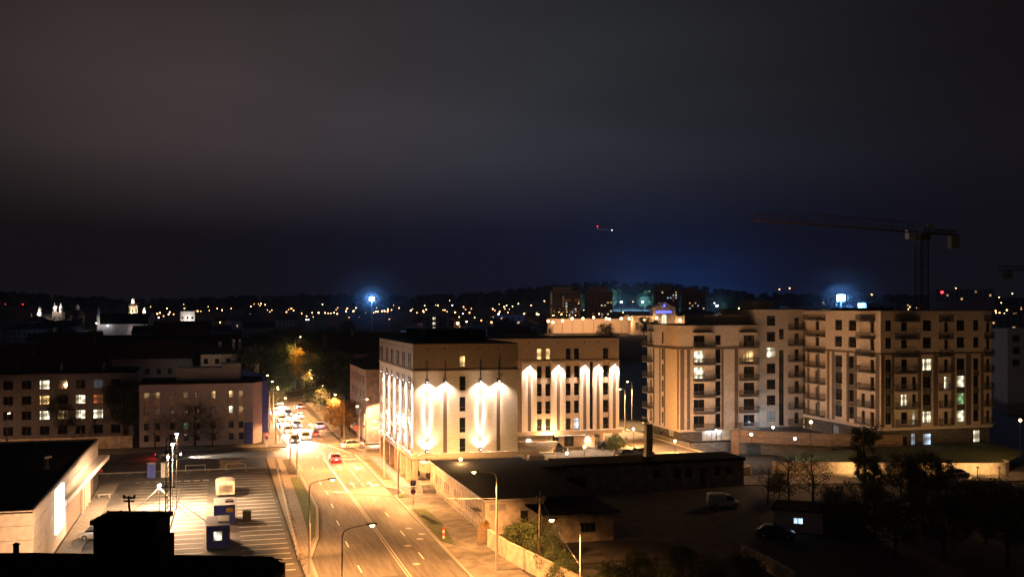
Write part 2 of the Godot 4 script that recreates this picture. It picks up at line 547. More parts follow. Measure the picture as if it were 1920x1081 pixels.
	slab("kerb_left", [Vector2(9.2, -40), Vector2(9.5, -40), Vector2(9.5, -112), Vector2(11.2, -122), Vector2(12.8, -140), Vector2(12.8, -186.8), Vector2(9.5, -190.4), Vector2(9.3, -190), Vector2(12.5, -186.5), Vector2(12.5, -140), Vector2(10.9, -122), Vector2(9.2, -112)], -0.03, 0.15, M.kerb)
	slab("verge", [Vector2(10.0, -119.5), Vector2(10.75, -122.5), Vector2(12.3, -139), Vector2(12.3, -166), Vector2(10.9, -166), Vector2(10.6, -140)], 0.1, 0.17, M.grass)
	slab("verge_soil", rect(10.9, 12.3, 169, 186), 0.1, 0.165, M.soil)
	# right pavement along the hotel and the low house
	slab("pavement_right", [Vector2(23.9, -40), Vector2(30.6, -40), Vector2(28.8, -112), Vector2(29.6, -118), Vector2(29.6, -151), Vector2(35, -151.5), Vector2(46, -152), Vector2(46, -157), Vector2(31, -157), Vector2(31, -189.5), Vector2(26.6, -191), Vector2(23.9, -189.7), Vector2(23.9, -153.5), Vector2(25.4, -151.5), Vector2(25.4, -147.5), Vector2(23.9, -146)], -0.03, 0.12, M.paving_old)
	slab("kerb_right", [Vector2(23.6, -40), Vector2(23.9, -40), Vector2(23.9, -146), Vector2(25.4, -147.5), Vector2(25.4, -151.5), Vector2(23.9, -153.5), Vector2(23.9, -189.7), Vector2(23.6, -189.9), Vector2(23.6, -153.3), Vector2(25.1, -151.3), Vector2(25.1, -147.7), Vector2(23.6, -146.2)], -0.03, 0.15, M.kerb)
	slab("hotel_walk", rect(25.9, 27.65, 153.5, 188.5), 0.1, 0.128, M.paving)
	slab("verge", [Vector2(24.4, -160.5), Vector2(25.5, -160.5), Vector2(25.4, -182), Vector2(24.4, -183)], 0.1, 0.17, M.grass)
	slab("verge", [Vector2(24.0, -144.6), Vector2(25.8, -144.2), Vector2(25.4, -147.2), Vector2(24.3, -146.4)], 0.1, 0.17, M.grass)
	slab("verge", [Vector2(24.1, -116), Vector2(25.2, -114), Vector2(26.2, -126), Vector2(26.0, -135.5), Vector2(24.3, -135.8)], 0.1, 0.17, M.grass)
	# parking lot
	var lot := slab("parking_lot", [Vector2(-15.6, -60), Vector2(8.0, -60), Vector2(8.0, -178), Vector2(-40, -178), Vector2(-40, -166), Vector2(-15.6, -166)], -0.03, -0.004, M.asphalt_old)
	for k in 30:
		var s := 108.0 + 2.5 * k
		if s < 170.0:
			mark(lot, "parking_line", line_pts(-6.0, s, -1.1 - 0.35 * (170 - s) / 60.0, s, 0.2), 0.004, M.paint)
			mark(lot, "parking_line", line_pts(-10.8, s + 0.4, -6.3, s, 0.18), 0.004, M.paint_worn)
		if s < 174.0:
			mark(lot, "parking_line", line_pts(2.6, s, 7.6, s, 0.2), 0.004, M.paint)
	for k in 11:
		mark(lot, "parking_line", line_pts(-13.5 - 3.0 * k + 18, 175.0, -12.9 - 3.0 * k + 18, 177.6, 0.13), 0.004, M.paint_worn)
	for k in 4:
		mark(lot, "striped_bar", line_pts(-6.0 + 1.35 * k, 167.6, -5.1 + 1.35 * k, 167.6, 0.7), 0.004, M.paint)
	for k in 4:
		mark(lot, "striped_bar", line_pts(-11.6 + 1.35 * k, 167.8, -10.9 + 1.35 * k, 167.8, 0.6), 0.004, M.paint_worn)
	slab("shop_walk", rect(-16.4, -13.9, 100, 167), -0.03, 0.1, M.paving)
	slab("lot_verge", rect(-40, 8.0, 178.3, 190.5), -0.03, 0.1, M.soil)
	slab("lot_kerb", rect(-40, 8.0, 178.0, 178.3), -0.03, 0.15, M.kerb)
	slab("far_pavement", rect(-60, 12.6, 203.3, 207.5), -0.03, 0.12, M.paving_old)
	slab("far_pavement", rect(23.6, 60, 203.3, 206.8), -0.03, 0.12, M.paving_old)
	slab("far_pavement", rect(8.9, 12.3, 207.6, 300), -0.03, 0.12, M.paving_old)
	slab("far_pavement", rect(23.7, 27.2, 207.0, 296), -0.03, 0.12, M.paving_old)
	slab("lawn", rect(-60, 8.0, 207.6, 209.0), -0.03, 0.16, M.grass)
	# courtyard behind the hotel, side street, terraces of the apartment house
	slab("hotel_yard", [Vector2(43.8, -154.5), Vector2(70.5, -154.5), Vector2(72, -192), Vector2(43.8, -192)], -0.03, 1.3, M.paving_old)
	slab("side_street", [Vector2(70.8, -150), Vector2(80.0, -150), Vector2(80.0, -240), Vector2(60, -240), Vector2(72.3, -200), Vector2(72.3, -192)], -0.03, 1.26, M.asphalt)
	slab("side_street_kerb", rect(80.05, 80.5, 150, 240), -0.03, 1.42, M.kerb)
	slab("side_lawn", [Vector2(44, -206), Vector2(66, -212), Vector2(58, -240), Vector2(40, -240)], -0.03, 1.6, M.grass)
	slab("yard", [Vector2(34.2, -60), Vector2(90, -60), Vector2(90, -141), Vector2(34.2, -141)], -0.03, -0.01, M.yard_dirt)
	slab("garden_lane", [Vector2(74, -141.5), Vector2(122, -133), Vector2(126, -137), Vector2(122, -141.5), Vector2(84, -149), Vector2(74, -149)], -0.03, 0.1, M.paving)

# ---------- the hotel with washed pilasters
func wall_lamp(h: Node, p: Vector3, out: Vector3, down: bool, energy: float, angle := 42.0, narrow := 0.0) -> void:
	var mb := MB.new()
	var q := p + out * 0.4
	mb.tube(q + Vector3(0, 0.14, 0), q + Vector3(0, -0.14, 0), 0.1, 0.12, 8)
	mb.tube(p, q, 0.03, 0.03, 5)
	var l := part("wall_lamp", mb, M.dark_metal, h)
	var d := -1.0 if down else 1.0
	var e := MB.new()
	e.tube(q + Vector3(0, 0.141 * d, 0), q + Vector3(0, 0.16 * d, 0), 0.11, 0.1, 8)
	part("lamp_lens", e, M.white_lamp, l)
	spot(h, q + Vector3(0, 0.2 * d, 0), Vector3(0, d, 0) - out * 0.1, Color(1.0, 0.87, 0.76), energy, angle, 0.8, 0.06)
	if narrow > 0.0:
		spot(h, q + Vector3(0, 0.2 * d, 0), Vector3(0, d, 0) - out * 0.06, Color(1.0, 0.87, 0.76), narrow, 13.0, 0.9, 0.06)
func make_hotel() -> void:
	var h := thing("hotel", "six-storey beige tiled hotel with lamps washing its tall dark-striped pilasters", "hotel", Vector3(27.7, 0, -153.9))
	var W := 15.9
	var D := 33.2
	var rows := [[4.75, 6.75], [7.6, 9.8], [10.7, 12.85], [13.8, 15.9]]
	# --- front block
	var lower := MB.new()
	var strips := [2.07, 4.79, 10.1, 12.92]
	var front := []
	for x in strips:
		front.append([x - 0.3, 0.1, x + 0.3, 11.0])
	for r in rows:
		front.append([6.95, r[0] - 4.6, 7.85, r[1] - 4.6])
	var left := []
	var left_lamps := [0.75, 6.2, 11.5, 16.9, 22.3, 28.4]
	var left_wins := [[1.6, 2.5], [3.1, 4.0], [7.0, 7.9], [8.5, 9.4], [12.4, 13.3], [13.9, 14.8], [17.9, 18.8], [19.4, 20.3], [23.4, 24.3], [24.9, 25.8], [29.5, 30.4], [31.0, 31.9]]
	for x in left_lamps:
		left.append([D - x - 0.28, 0.1, D - x + 0.28, 11.0])
	for w in left_wins:
		for r in rows:
			left.append([D - w[1], r[0] - 4.6, D - w[0], r[1] - 4.6])
	shell(lower, 0, 0, W, D, 4.6, 16.6, [front, left, [], []], 0.1)
	part("lower_wall", lower, M.hotel_tile, h)
	var fo := Vector3(0, 4.6, 0)
	var lo := Vector3(0, 4.6, -D)
	for k in front.size():
		var r: Array = front[k]
		if k < 4:
			var mb := MB.new()
			mb.span(Vector3(r[0], 4.6 + r[1], -0.16), Vector3(r[2], 4.6 + r[3], -0.08))
			part("recessed_strip", mb, M.hotel_strip, h)
		else:
			window(h, fo, Vector3.RIGHT, r, 0.1, M.glass, 1, 2)
	for k in left.size():
		var r: Array = left[k]
		if k < 6:
			var mb := MB.new()
			mb.span(Vector3(0.08, 4.6 + r[1], -D + r[0]), Vector3(0.16, 4.6 + r[3], -D + r[2]))
			part("recessed_strip", mb, M.hotel_strip, h)
		else:
			window(h, lo, Vector3.BACK, r, 0.1, M.lit_dim if k in [20, 33] else M.glass, 1, 2)
	var upper := MB.new()
	var uf := [[6.95, 0.45, 7.85, 2.1]]
	var ul := []
	for w in left_wins:
		ul.append([D - w[1], 0.2, D - w[0], 2.5])
	shell(upper, 0, 0, W, D, 16.85, 20.7, [uf, ul, [], []], 0.1)
	part("upper_wall", upper, M.hotel_top, h)
	window(h, Vector3(0, 16.85, 0), Vector3.RIGHT, uf[0], 0.1, M.lit_warm, 2, 1)
	for r in ul:
		window(h, Vector3(0, 16.85, -D), Vector3.BACK, r, 0.1, M.glass, 1, 2)
	var band := MB.new()
	band.span(Vector3(-0.12, 16.6, 0.12), Vector3(W + 0.05, 16.85, -D - 0.05))
	part("cornice", band, M.hotel_trim, h)
	var ledge := MB.new()
	ledge.span(Vector3(-0.35, 3.95, 0.35), Vector3(W + 3.2, 4.6, -D - 0.05))
	part("ledge", ledge, M.hotel_trim, h)
	var cap := MB.new()
	cap.span(Vector3(-0.06, 20.7, 0.06), Vector3(W + 0.06, 20.8, -D))
	cap.span(Vector3(3.5, 20.8, -8), Vector3(13.0, 22.6, -26))
	part("roof", cap, M.bitumen, h)
	for x in [0.2, 6.5]:
		var mb := MB.new()
		mb.tube(Vector3(4.0 + x, 22.6, -12), Vector3(4.0 + x, 24.6, -12), 0.05, 0.03, 5)
		part("roof_mast", mb, M.galv, h)
	for x in strips:
		var rod := MB.new()
		rod.span(Vector3(x - 0.05, 15.4, 0.03), Vector3(x + 0.05, 18.3, 0.16))
		part("facade_rod", rod, M.dark_metal, h)
		var vent := MB.new()
		vent.tube(Vector3(x - 0.04, 20.0, -0.02), Vector3(x - 0.04, 20.0, 0.05), 0.13, 0.13, 10)
		part("facade_vent", vent, M.black, h)
		wall_lamp(h, Vector3(x, 15.3, 0), Vector3.BACK, true, 30.0, 66.0, 190.0 if x in [2.07, 10.1] else 45.0)
	for k in 12:
		var vent := MB.new()
		vent.tube(Vector3(0.02, 20.0, -1.3 - 2.7 * k), Vector3(-0.05, 20.0, -1.3 - 2.7 * k), 0.12, 0.12, 10)
		part("facade_vent", vent, M.black, h)
	for x in [2.07, 10.1]:
		wall_lamp(h, Vector3(x, 4.85, 0), Vector3.BACK, false, 17.0, 64.0, 260.0)
	for x in left_lamps:
		wall_lamp(h, Vector3(0, 15.3, -x), Vector3.LEFT, true, 20.0, 50.0, 190.0)
		wall_lamp(h, Vector3(0, 4.85, -x), Vector3.LEFT, false, 16.0, 45.0, 130.0)
	# colonnade and glazed ground floor
	for k in 7:
		var z := -0.5 - 5.35 * k
		var mb := MB.new()
		mb.span(Vector3(0.0, 0.1, z + 0.38), Vector3(0.75, 3.95, z - 0.38))
		part("pillar", mb, M.hotel_trim, h)
	var core := MB.new()
	var cops := []
	for k in 6:
		cops.append([1.0 + 5.2 * k, 0.2, 5.0 + 5.2 * k, 3.2])
	shell(core, 3.0, -1.5, W - 3.1, D - 2, 0.1, 3.95, [[[0.6, 0.1, 2.2, 2.9]], cops, [], []], 0.15)
	part("ground_floor_wall", core, M.hotel_trim, h)
	window(h, Vector3(3.0, 0.1, -1.5), Vector3.RIGHT, [0.6, 0.1, 2.2, 2.9], 0.15, M.lit_dim, 2, 1, null, 0.06, "door")
	for k in cops.size():
		window(h, Vector3(3.0, 0.1, -1.5 - (D - 2)), Vector3.BACK, cops[k], 0.15, M.lit_warm if k in [1, 3, 4] else M.glass, 4, 1)
	# --- rear wing
	var wx := W
	var wz := -23.1
	var WW := 25.2
	var pil := [[7.2, 9.95], [12.55, 15.15], [17.8, 19.65], [20.3, 22.1], [23.35, 25.15]]
	var cols := [[5.9, 6.6], [9.97, 10.9], [11.55, 12.5], [15.3, 16.2], [16.8, 17.75], [22.2, 23.2]]
	var wops := []
	var wl := MB.new()
	for c in cols:
		for r in rows:
			wops.append([c[0], r[0] - 4.6, c[1], r[1] - 4.6])
	wops.append([19.7, 0.1, 20.28, 11.9])
	facade(wl, Vector3(wx, 4.6, wz), Vector3.RIGHT, WW, 12.0, wops, 0.25)
	facade(wl, Vector3(wx + WW, 4.6, wz), Vector3.FORWARD, 12.0, 12.0, [], 0.25)
	facade(wl, Vector3(wx + WW, 4.6, wz - 12), Vector3.LEFT, WW, 12.0, [], 0.25)
	part("wing_wall", wl, M.hotel_trim, h)
	rng.seed = 5
	for k in wops.size():
		var g: Material = M.glass
		if k in [16]: g = M.lit_cold
		if k in [0, 3]: g = M.lit_dim
		window(h, Vector3(wx, 4.6, wz), Vector3.RIGHT, wops[k], 0.25, g, 1, 2 if k < 24 else 6)
	var wu := MB.new()
	var uops := []
	for c in cols:
		uops.append([c[0], 0.2, c[1], 2.1])
	facade(wu, Vector3(wx, 16.85, wz), Vector3.RIGHT, WW, 3.85, uops, 0.25)
	facade(wu, Vector3(wx + WW, 16.85, wz), Vector3.FORWARD, 12.0, 3.85, [], 0.25)
	facade(wu, Vector3(wx + WW, 16.85, wz - 12), Vector3.LEFT, WW, 3.85, [], 0.25)
	part("wing_upper_wall", wu, M.hotel_top, h)
	for k in uops.size():
		window(h, Vector3(wx, 16.85, wz), Vector3.RIGHT, uops[k], 0.25, M.lit_warm if k in [1, 2] else M.glass, 1, 2)
	for p in pil:
		var mb := MB.new()
		var c: float = (p[0] + p[1]) * 0.5
		var o := Vector3(wx + p[0], 4.6, wz + 0.22)
		var w: float = p[1] - p[0]
		facade(mb, o, Vector3.RIGHT, w, 11.95, [[w * 0.5 - 0.3, 0.1, w * 0.5 + 0.3, 11.0]], 0.18)
		mb.quad(o + Vector3(0, 11.95, -0.22), o + Vector3(0, 11.95, 0), o, o + Vector3(0, 0, -0.22))
		mb.quad(o + Vector3(w, 11.95, 0), o + Vector3(w, 11.95, -0.22), o + Vector3(w, 0, -0.22), o + Vector3(w, 0, 0))
		part("pilaster", mb, M.hotel_tile, h)
		var st := MB.new()
		st.span(Vector3(wx + c - 0.3, 4.7, wz + 0.05), Vector3(wx + c + 0.3, 15.6, wz + 0.12))
		part("recessed_strip", st, M.hotel_strip, h)
		wall_lamp(h, Vector3(wx + c, 16.2, wz + 0.22), Vector3.BACK, true, 34.0, 58.0, 80.0)
		var vent := MB.new()
		vent.tube(Vector3(wx + c, 20.0, wz - 0.02), Vector3(wx + c, 20.0, wz + 0.05), 0.13, 0.13, 10)
		part("facade_vent", vent, M.black, h)
	var wb := MB.new()
	wb.span(Vector3(wx + 0.06, 16.6, wz + 0.16), Vector3(wx + WW + 0.1, 16.85, wz - 12))
	part("cornice", wb, M.hotel_trim, h)
	var we := MB.new()
	we.span(Vector3(wx + 3.3, 3.95, wz + 0.5), Vector3(wx + WW + 0.3, 4.6, wz - 12))
	part("ledge", we, M.hotel_trim, h)
	var wr := MB.new()
	wr.span(Vector3(wx + 0.1, 20.7, wz + 0.05), Vector3(wx + WW + 0.05, 20.8, wz - 12))
	part("roof", wr, M.bitumen, h)
	var wg := MB.new()
	var gops := [[4.0, 0.9, 5.0, 2.0], [13.8, 0.1, 15.0, 2.3], [16.0, 0.1, 17.8, 2.3]]
	shell(wg, wx, wz - 3.0, WW - 3.5, 8.8, 1.3, 3.95, [gops, [], [], []], 0.15)
	part("ground_floor_wall", wg, M.hotel_trim, h)
	for k in 3:
		window(h, Vector3(wx, 1.3, wz - 3.0), Vector3.RIGHT, gops[k], 0.15, M.lit_green if k == 0 else M.glass, 2, 1)
	for x in [21.9, 24.6]:
		for z in [-0.4, -7.0]:
			var mb := MB.new()
			mb.span(Vector3(wx + x - 0.3, 1.3, wz + z + 0.3), Vector3(wx + x + 0.3, 3.95, wz + z - 0.3))
			part("pillar", mb, M.hotel_trim, h)
	for x in [1.6, 9.4, 20.4]:
		wall_lamp(h, Vector3(wx + x, 3.75, wz - 3.0), Vector3.BACK, true, 14.0, 38.0)
	var can := MB.new()
	can.span(Vector3(wx + 13.0, 3.7, wz + 1.2), Vector3(wx + 18.6, 3.85, wz + 0.5))
	part("door_canopy", can, M.galv, h)
	# small side stair balcony between the blocks
	var rl := MB.new()
	rl.span(Vector3(wx, 4.6, -3), Vector3(wx + 2.9, 4.66, -0.3))
	for k in 12:
		rl.span(Vector3(wx + 0.1 + k * 0.25, 4.66, -0.34), Vector3(wx + 0.14 + k * 0.25, 5.7, -0.3))
	rl.span(Vector3(wx, 5.7, -0.36), Vector3(wx + 2.9, 5.76, -0.28))
	part("terrace_railing", rl, M.galv, h)
	# dark shrubs in the colonnade
	for k in 5:
		var p := thing("potted_shrub", "dark clipped shrub in a tub between hotel colonnade pillars", "shrub", Vector3(28.9, 0.12, -157.0 - 5.35 * k), 0.6 * k, "shrubs in the hotel colonnade")
		var tub := MB.new()
		tub.lathe(Vector3.ZERO, [[0.0, 0.0], [0.3, 0.0], [0.4, 0.5], [0.33, 0.5], [0.3, 0.4], [0.0, 0.4]], 12)
		part("tub", tub, M.concrete, p)
		part("foliage", shrub_mesh(60 + k, Vector3(0, 1.3, 0), Vector3(0.5, 1.0, 0.5), 260, 0.14), M.leaf_dark, p)

# ---------- the apartment house
func balcony(parent: Node, o: Vector3, ux: Vector3, x0: float, x1: float, y: float, deep: float) -> void:
	var key := "balcony_%.2f_%.2f" % [x1 - x0, deep]
	if not cache.has(key):
		var w := x1 - x0
		var s := MB.new()
		s.span(Vector3(0, -0.16, 0.001), Vector3(w, 0.0, deep))
		var r := MB.new()
		r.span(Vector3(0, 1.05, deep - 0.05), Vector3(w, 1.1, deep))
		r.span(Vector3(0, 0.08, deep - 0.04), Vector3(w, 0.12, deep - 0.01))
		var k := 0.0
		while k <= w - 0.02:
			r.span(Vector3(k, 0.12, deep - 0.035), Vector3(k + 0.03, 1.05, deep - 0.015))
			k += 0.13
		for x in [0.0, w - 0.04]:
			r.span(Vector3(x, 1.05, 0.0), Vector3(x + 0.04, 1.1, deep - 0.05))
			k = 0.05
			while k < deep - 0.06:
				r.span(Vector3(x + 0.005, 0.0, k), Vector3(x + 0.03, 1.05, k + 0.03))
				k += 0.13
		cache[key] = [s.mesh(), r.mesh()]
	var nrm := ux.cross(Vector3.UP)
	var b := part("balcony", cache[key][0], M.concrete, parent)
	b.transform = Transform3D(Basis(ux, Vector3.UP, nrm), o + ux * x0 + Vector3.UP * y)
	part("railing", cache[key][1], M.rail, b)
func apt_face(h: Node, wall: MB, o: Vector3, ux: Vector3, w: float, height: float, wins: Array) -> void:
	# wins: [x0, y0, x1, y1, pane, cols]
	var ops := []
	for q in wins:
		ops.append([q[0], q[1], q[2], q[3]])
	facade(wall, o, ux, w, height, ops, 0.28)
	for q in wins:
		window(h, o, ux, [q[0], q[1], q[2], q[3]], 0.28, q[4], q[5], 2 if q[3] - q[1] > 1.3 else 1)
func make_apartments() -> void:
	var h := thing("apartment_house", "large cream and brown apartment house of eight storeys with rows of railed balconies", "apartment house", Vector3(82.4, 0, -181.3))
	rng.seed = 77
	# ---- left block: x 0..15.9, front z 0
	var wall := MB.new()
	var base := MB.new()
	var g: Material = M.glass
	var fl := []
	for k in 5:
		fl.append(3.45 + 3.02 * k)
	var wins := []
	for k in 5:
		var y: float = fl[k] - 3.4
		wins.append([2.85, y + 0.35, 5.1, y + 2.55, M.lit_white if k in [3, 4] else g, 2])
		wins.append([7.25, y + 0.2, 8.4, y + 2.9, g, 1])
		wins.append([13.1, y + 0.35, 15.4, y + 2.5, M.lit_warm if k == 4 else g, 2])
	wins.append([2.85, 15.4, 5.1, 17.5, g, 2])
	wins.append([7.25, 15.7, 8.4, 17.5, g, 1])
	wins.append([13.1, 15.4, 15.4, 17.5, g, 2])
	apt_face(h, wall, Vector3(0, 3.4, 0), Vector3.RIGHT, 15.9, 19.35, wins)
	var lw := []
	for k in 6:
		var y: float = 3.02 * k + (0.35 if k < 5 else 0.5)
		lw.append([15.3 - 8.5, y + 0.2, 15.3 - 7.3, y + 2.4, g, 1])
		lw.append([1.2, y + 0.1, 2.2, y + 2.2, M.lit_dim if k == 4 else g, 1])
	apt_face(h, wall, Vector3(0, 3.4, -15.3), Vector3.BACK, 15.3, 19.35, lw)
	facade(wall, Vector3(15.9, 18.4, 0), Vector3.FORWARD, 15.3, 4.35, [])
	facade(wall, Vector3(15.9, 3.4, -15.3), Vector3.LEFT, 15.9, 19.35, [])
	for k in 6:
		var y: float = 3.42 + 3.02 * k
		balcony(h, Vector3(0, 0, 0), Vector3.RIGHT, 2.75, 7.0, y + (0.0 if k < 5 else 0.1), 1.1)
		balcony(h, Vector3(0, 0, 0), Vector3.RIGHT, 12.1, 15.85, y + (0.0 if k < 5 else 0.1), 1.1)
		balcony(h, Vector3(0, 0, -15.3), Vector3.BACK, 0.2, 3.2, y, 1.2)
	# ---- rear link: x 15.9..26.1, front z -0.7
	var lk := []
	for k in 7:
		var y: float = 0.5 + 3.02 * k
		lk.append([2.4, y + 0.6, 4.3, y + 2.5, M.lit_white if k == 4 else (M.lit_faint if k == 0 else g), 2])
	lk.append([5.0, 0.2, 6.1, 14.6, g, 2])
	lk.append([5.0, 16.6, 6.1, 18.6, g, 1])
	for k in 7:
		lk.append([8.3, 0.5 + 3.02 * k, 9.3, 2.6 + 3.02 * k, g, 1])
	var lo := Vector3(15.9, 3.4, -0.7)
	apt_face(h, wall, lo, Vector3.RIGHT, 10.2, 22.3, lk)
	facade(wall, Vector3(15.9, 22.75, -16), Vector3.BACK, 15.3, 2.95, [])
	facade(wall, Vector3(26.1, 3.4, -16), Vector3.LEFT, 10.2, 22.3, [])
	for k in 7:
		balcony(h, lo, Vector3.RIGHT, 6.9, 10.0, 0.35 + 3.02 * k, 1.0)
	# ---- right wing: x 26.1..48.4, front z +24, left face seen along the street
	var top := 25.5
	var rb := 5.6
	var D := 39.0
	var ly := [6.15, 9.15, 12.15, 15.15, 19.0, 21.95]
	var lf := []
	for k in 6:
		var y: float = ly[k] - rb
		for x in [[D - 26.75, D - 24.45], [D - 13.9, D - 11.6], [D - 9.5, D - 7.2]]:
			lf.append([x[0], y + (0.2 if k < 4 else 0.0), x[1], y + (2.35 if k < 4 else 1.9), g, 2])
		lf.append([D - 20.5, y - 0.1, D - 19.2, y + 2.1, g, 1])
		lf.append([D - 3.0, y - 0.2, D - 1.9, y + 2.0, g, 1])
		if k < 2:
			lf.append([D - 5.6, y - 0.2, D - 4.6, y + 2.0, g, 1])
	apt_face(h, wall, Vector3(26.1, rb, 24.0 - D), Vector3.BACK, D, top - rb, lf)
	for k in 7:
		var y: float = rb + 0.35 + 3.0 * k - (0.2 if k > 3 else 0.0)
		if k < 6 or true:
			balcony(h, Vector3(26.1, 0, 24.0 - D), Vector3.BACK, D - 23.2, D - 17.0, y, 1.0)
			balcony(h, Vector3(26.1, 0, 24.0 - D), Vector3.BACK, D - 6.0, D - 1.6, y, 1.0)
	var ff := []
	var fx := [[0.9, 2.1, 2], [4.0, 5.2, 1], [8.3, 10.0, 2], [15.1, 16.75, 2], [18.5, 19.65, 1]]
	var lit := {"3_0": M.lit_white, "1_1": M.lit_white, "2_0": M.lit_white, "2_3": M.lit_white, "3_2": M.lit_white, "3_1": M.lit_faint}
	for k in 6:
		var y: float = ly[k] - rb
		for c in fx.size():
			var q: Array = fx[c]
			var p: Material = lit.get("%d_%d" % [c, k], g)
			if c == 3 and k == 1: p = M.lit_green
			ff.append([q[0], y + 0.1, q[1], y + (2.1 if k < 4 else 1.95), p, q[2]])
		if k < 3:
			ff.append([6.2, y - 0.1, 6.95, y + 2.1, M.lit_white if k == 0 else g, 1])
		ff.append([12.6, y - 0.15, 13.4, y + 2.0, M.lit_white if k == 2 else g, 1])
		ff.append([21.2, y - 0.15, 21.9, y + 2.0, g, 1])
	apt_face(h, wall, Vector3(26.1, rb, 24.0), Vector3.RIGHT, 22.3, top - rb, ff)
	facade(wall, Vector3(48.4, rb, 24.0), Vector3.FORWARD, D, top - rb, [])
	facade(wall, Vector3(48.4, rb, 24.0 - D), Vector3.LEFT, 22.3, top - rb, [])
	for k in 7:
		var y: float = rb + 0.3 + 3.0 * k - (0.2 if k > 3 else 0.0)
		balcony(h, Vector3(26.1, 0, 24.0), Vector3.RIGHT, 2.85, 7.1, y, 1.0)
		balcony(h, Vector3(26.1, 0, 24.0), Vector3.RIGHT, 11.5, 13.9, y, 0.9)
		balcony(h, Vector3(26.1, 0, 24.0), Vector3.RIGHT, 20.7, 22.2, y, 0.9)
	part("wall", wall, M.cream, h)
	# brown panels and bands
	var bands := [[Vector3(-0.08, 18.3, 0.1), Vector3(15.95, 18.75, -15.3)], [Vector3(26.0, 18.05, 24.1), Vector3(48.5, 18.4, -15)], [Vector3(-0.1, 3.1, 0.12), Vector3(15.95, 3.45, -15.3)], [Vector3(25.98, 5.2, 24.12), Vector3(48.5, 5.65, -15)]]
	for b in bands:
		var mb := MB.new()
		mb.span(b[0], b[1])
		part("band", mb, M.cream if b[0].y < 6 else M.taupe, h)
	for x in [[0.15, 0.9], [1.5, 2.1], [8.5, 8.9], [11.2, 11.9]]:
		var mb := MB.new()
		mb.span(Vector3(x[0], 3.5, 0.0), Vector3(x[1], 18.25, 0.07))
		part("brown_panel", mb, M.taupe, h)
	for z in [[-7.0, -6.5], [-9.2, -8.7], [-0.9, -0.3], [-12.2, -11.7]]:
		var mb := MB.new()
		mb.span(Vector3(-0.07, 3.5, z[0]), Vector3(0.0, 18.25, z[1]))
		part("brown_panel", mb, M.taupe, h)
	for z in [[0.8, 1.5], [4.2, 5.0], [7.6, 8.3], [9.2, 10.0], [13.9, 14.6], [16.2, 17.0], [22.6, 23.6], [-3.6, -3.0], [-0.6, 0.0]]:
		var mb := MB.new()
		mb.span(Vector3(26.02, 5.7, z[0]), Vector3(26.1, 18.0, z[1]))
		part("brown_panel", mb, M.taupe, h)
	for x in [[0.1, 0.7], [2.15, 2.6], [7.3, 7.9], [10.4, 11.3], [14.0, 14.7], [17.0, 18.0], [20.0, 20.6]]:
		var mb := MB.new()
		mb.span(Vector3(26.1 + x[0], 5.7, 24.0), Vector3(26.1 + x[1], 18.0, 24.07))
		part("brown_panel", mb, M.taupe, h)
	# dark spandrels between stacked windows
	for k in 3:
		for c in [[0.9, 2.1], [8.3, 10.0], [15.1, 16.75], [18.5, 19.65]]:
			var mb := MB.new()
			mb.span(Vector3(26.1 + c[0], ly[k] + 2.12, 24.0), Vector3(26.1 + c[1], ly[k + 1] + 0.08, 24.05))
			part("spandrel", mb, M.stone_dark, h)
		for z in [-2.0 + 0.4, 11.2, 15.6]:
			var mb := MB.new()
			mb.span(Vector3(26.05, ly[k] + 2.4, z - 1.0), Vector3(26.1, ly[k + 1] + 0.15, z + 1.0))
			part("spandrel", mb, M.stone_dark, h)
	# roofs, sunshades, stair head
	var roof := MB.new()
	roof.span(Vector3(-0.08, 22.75, 0.08), Vector3(15.95, 22.87, -15.3))
	roof.span(Vector3(15.95, 25.7, -0.65), Vector3(26.05, 25.8, -16))
	roof.span(Vector3(26.04, 25.5, 24.06), Vector3(48.46, 25.6, 24.0 - D))
	part("roof", roof, M.bitumen, h)
	var head := MB.new()
	head.span(Vector3(17.5, 25.8, -5), Vector3(22.0, 27.3, -10))
	part("stair_head", head, M.cream, h)
	var setb := MB.new()
	setb.span(Vector3(7.0, 22.87, -4.0), Vector3(15.9, 24.6, -13))
	part("penthouse", setb, M.cream, h)
	for k in 5:
		var mb := MB.new()
		mb.span(Vector3(27.5 + 4.2 * k, 25.6, 10.0 - 3 * k), Vector3(30.2 + 4.2 * k, 26.0, 7.0 - 3 * k))
		part("roof_unit", mb, M.black, h)
	for q in [[Vector3(2.7, 21.4, 0.0), Vector3(6.6, 21.55, 1.1)], [Vector3(12.0, 21.4, 0.0), Vector3(15.6, 21.55, 1.1)], [Vector3(28.9, 24.15, 24.0), Vector3(33.2, 24.3, 25.0)], [Vector3(25.1, 24.15, 18.2), Vector3(26.1, 24.3, 22.4)], [Vector3(-1.1, 21.4, -15.0), Vector3(0.0, 21.55, -11.8)]]:
		var mb := MB.new()
		mb.span(q[0], q[1])
		part("sunshade", mb, M.dark_metal, h)
	# base storeys
	shell(base, 0.8, -1.5, 15.0, 13.5, 1.0, 3.12, [[[4.5, 0.1, 10.5, 2.0]], [[4.0, 0.2, 5.2, 2.0], [8.0, 0.6, 10.6, 1.9]], [], []], 0.2)
	shell(base, 15.9, -0.9, 10.2, 10.0, 0.5, 3.41)
	var bw := [[4.0, 2.2, 5.2, 4.0], [6.0, 1.2, 6.9, 4.5], [8.4, 2.2, 10.0, 4.4], [18.6, 2.6, 19.9, 4.7]]
	var bl := [[D - 26.3, 3.0, D - 24.6, 5.0], [D - 15.0, 2.6, D - 13.0, 4.6], [D - 9.0, 2.6, D - 7.0, 4.6]]
	var bwx := []
	for r in bw:
		bwx.append([r[0], r[1] - 0.4, r[2], r[3] - 0.4])
	var blx := []
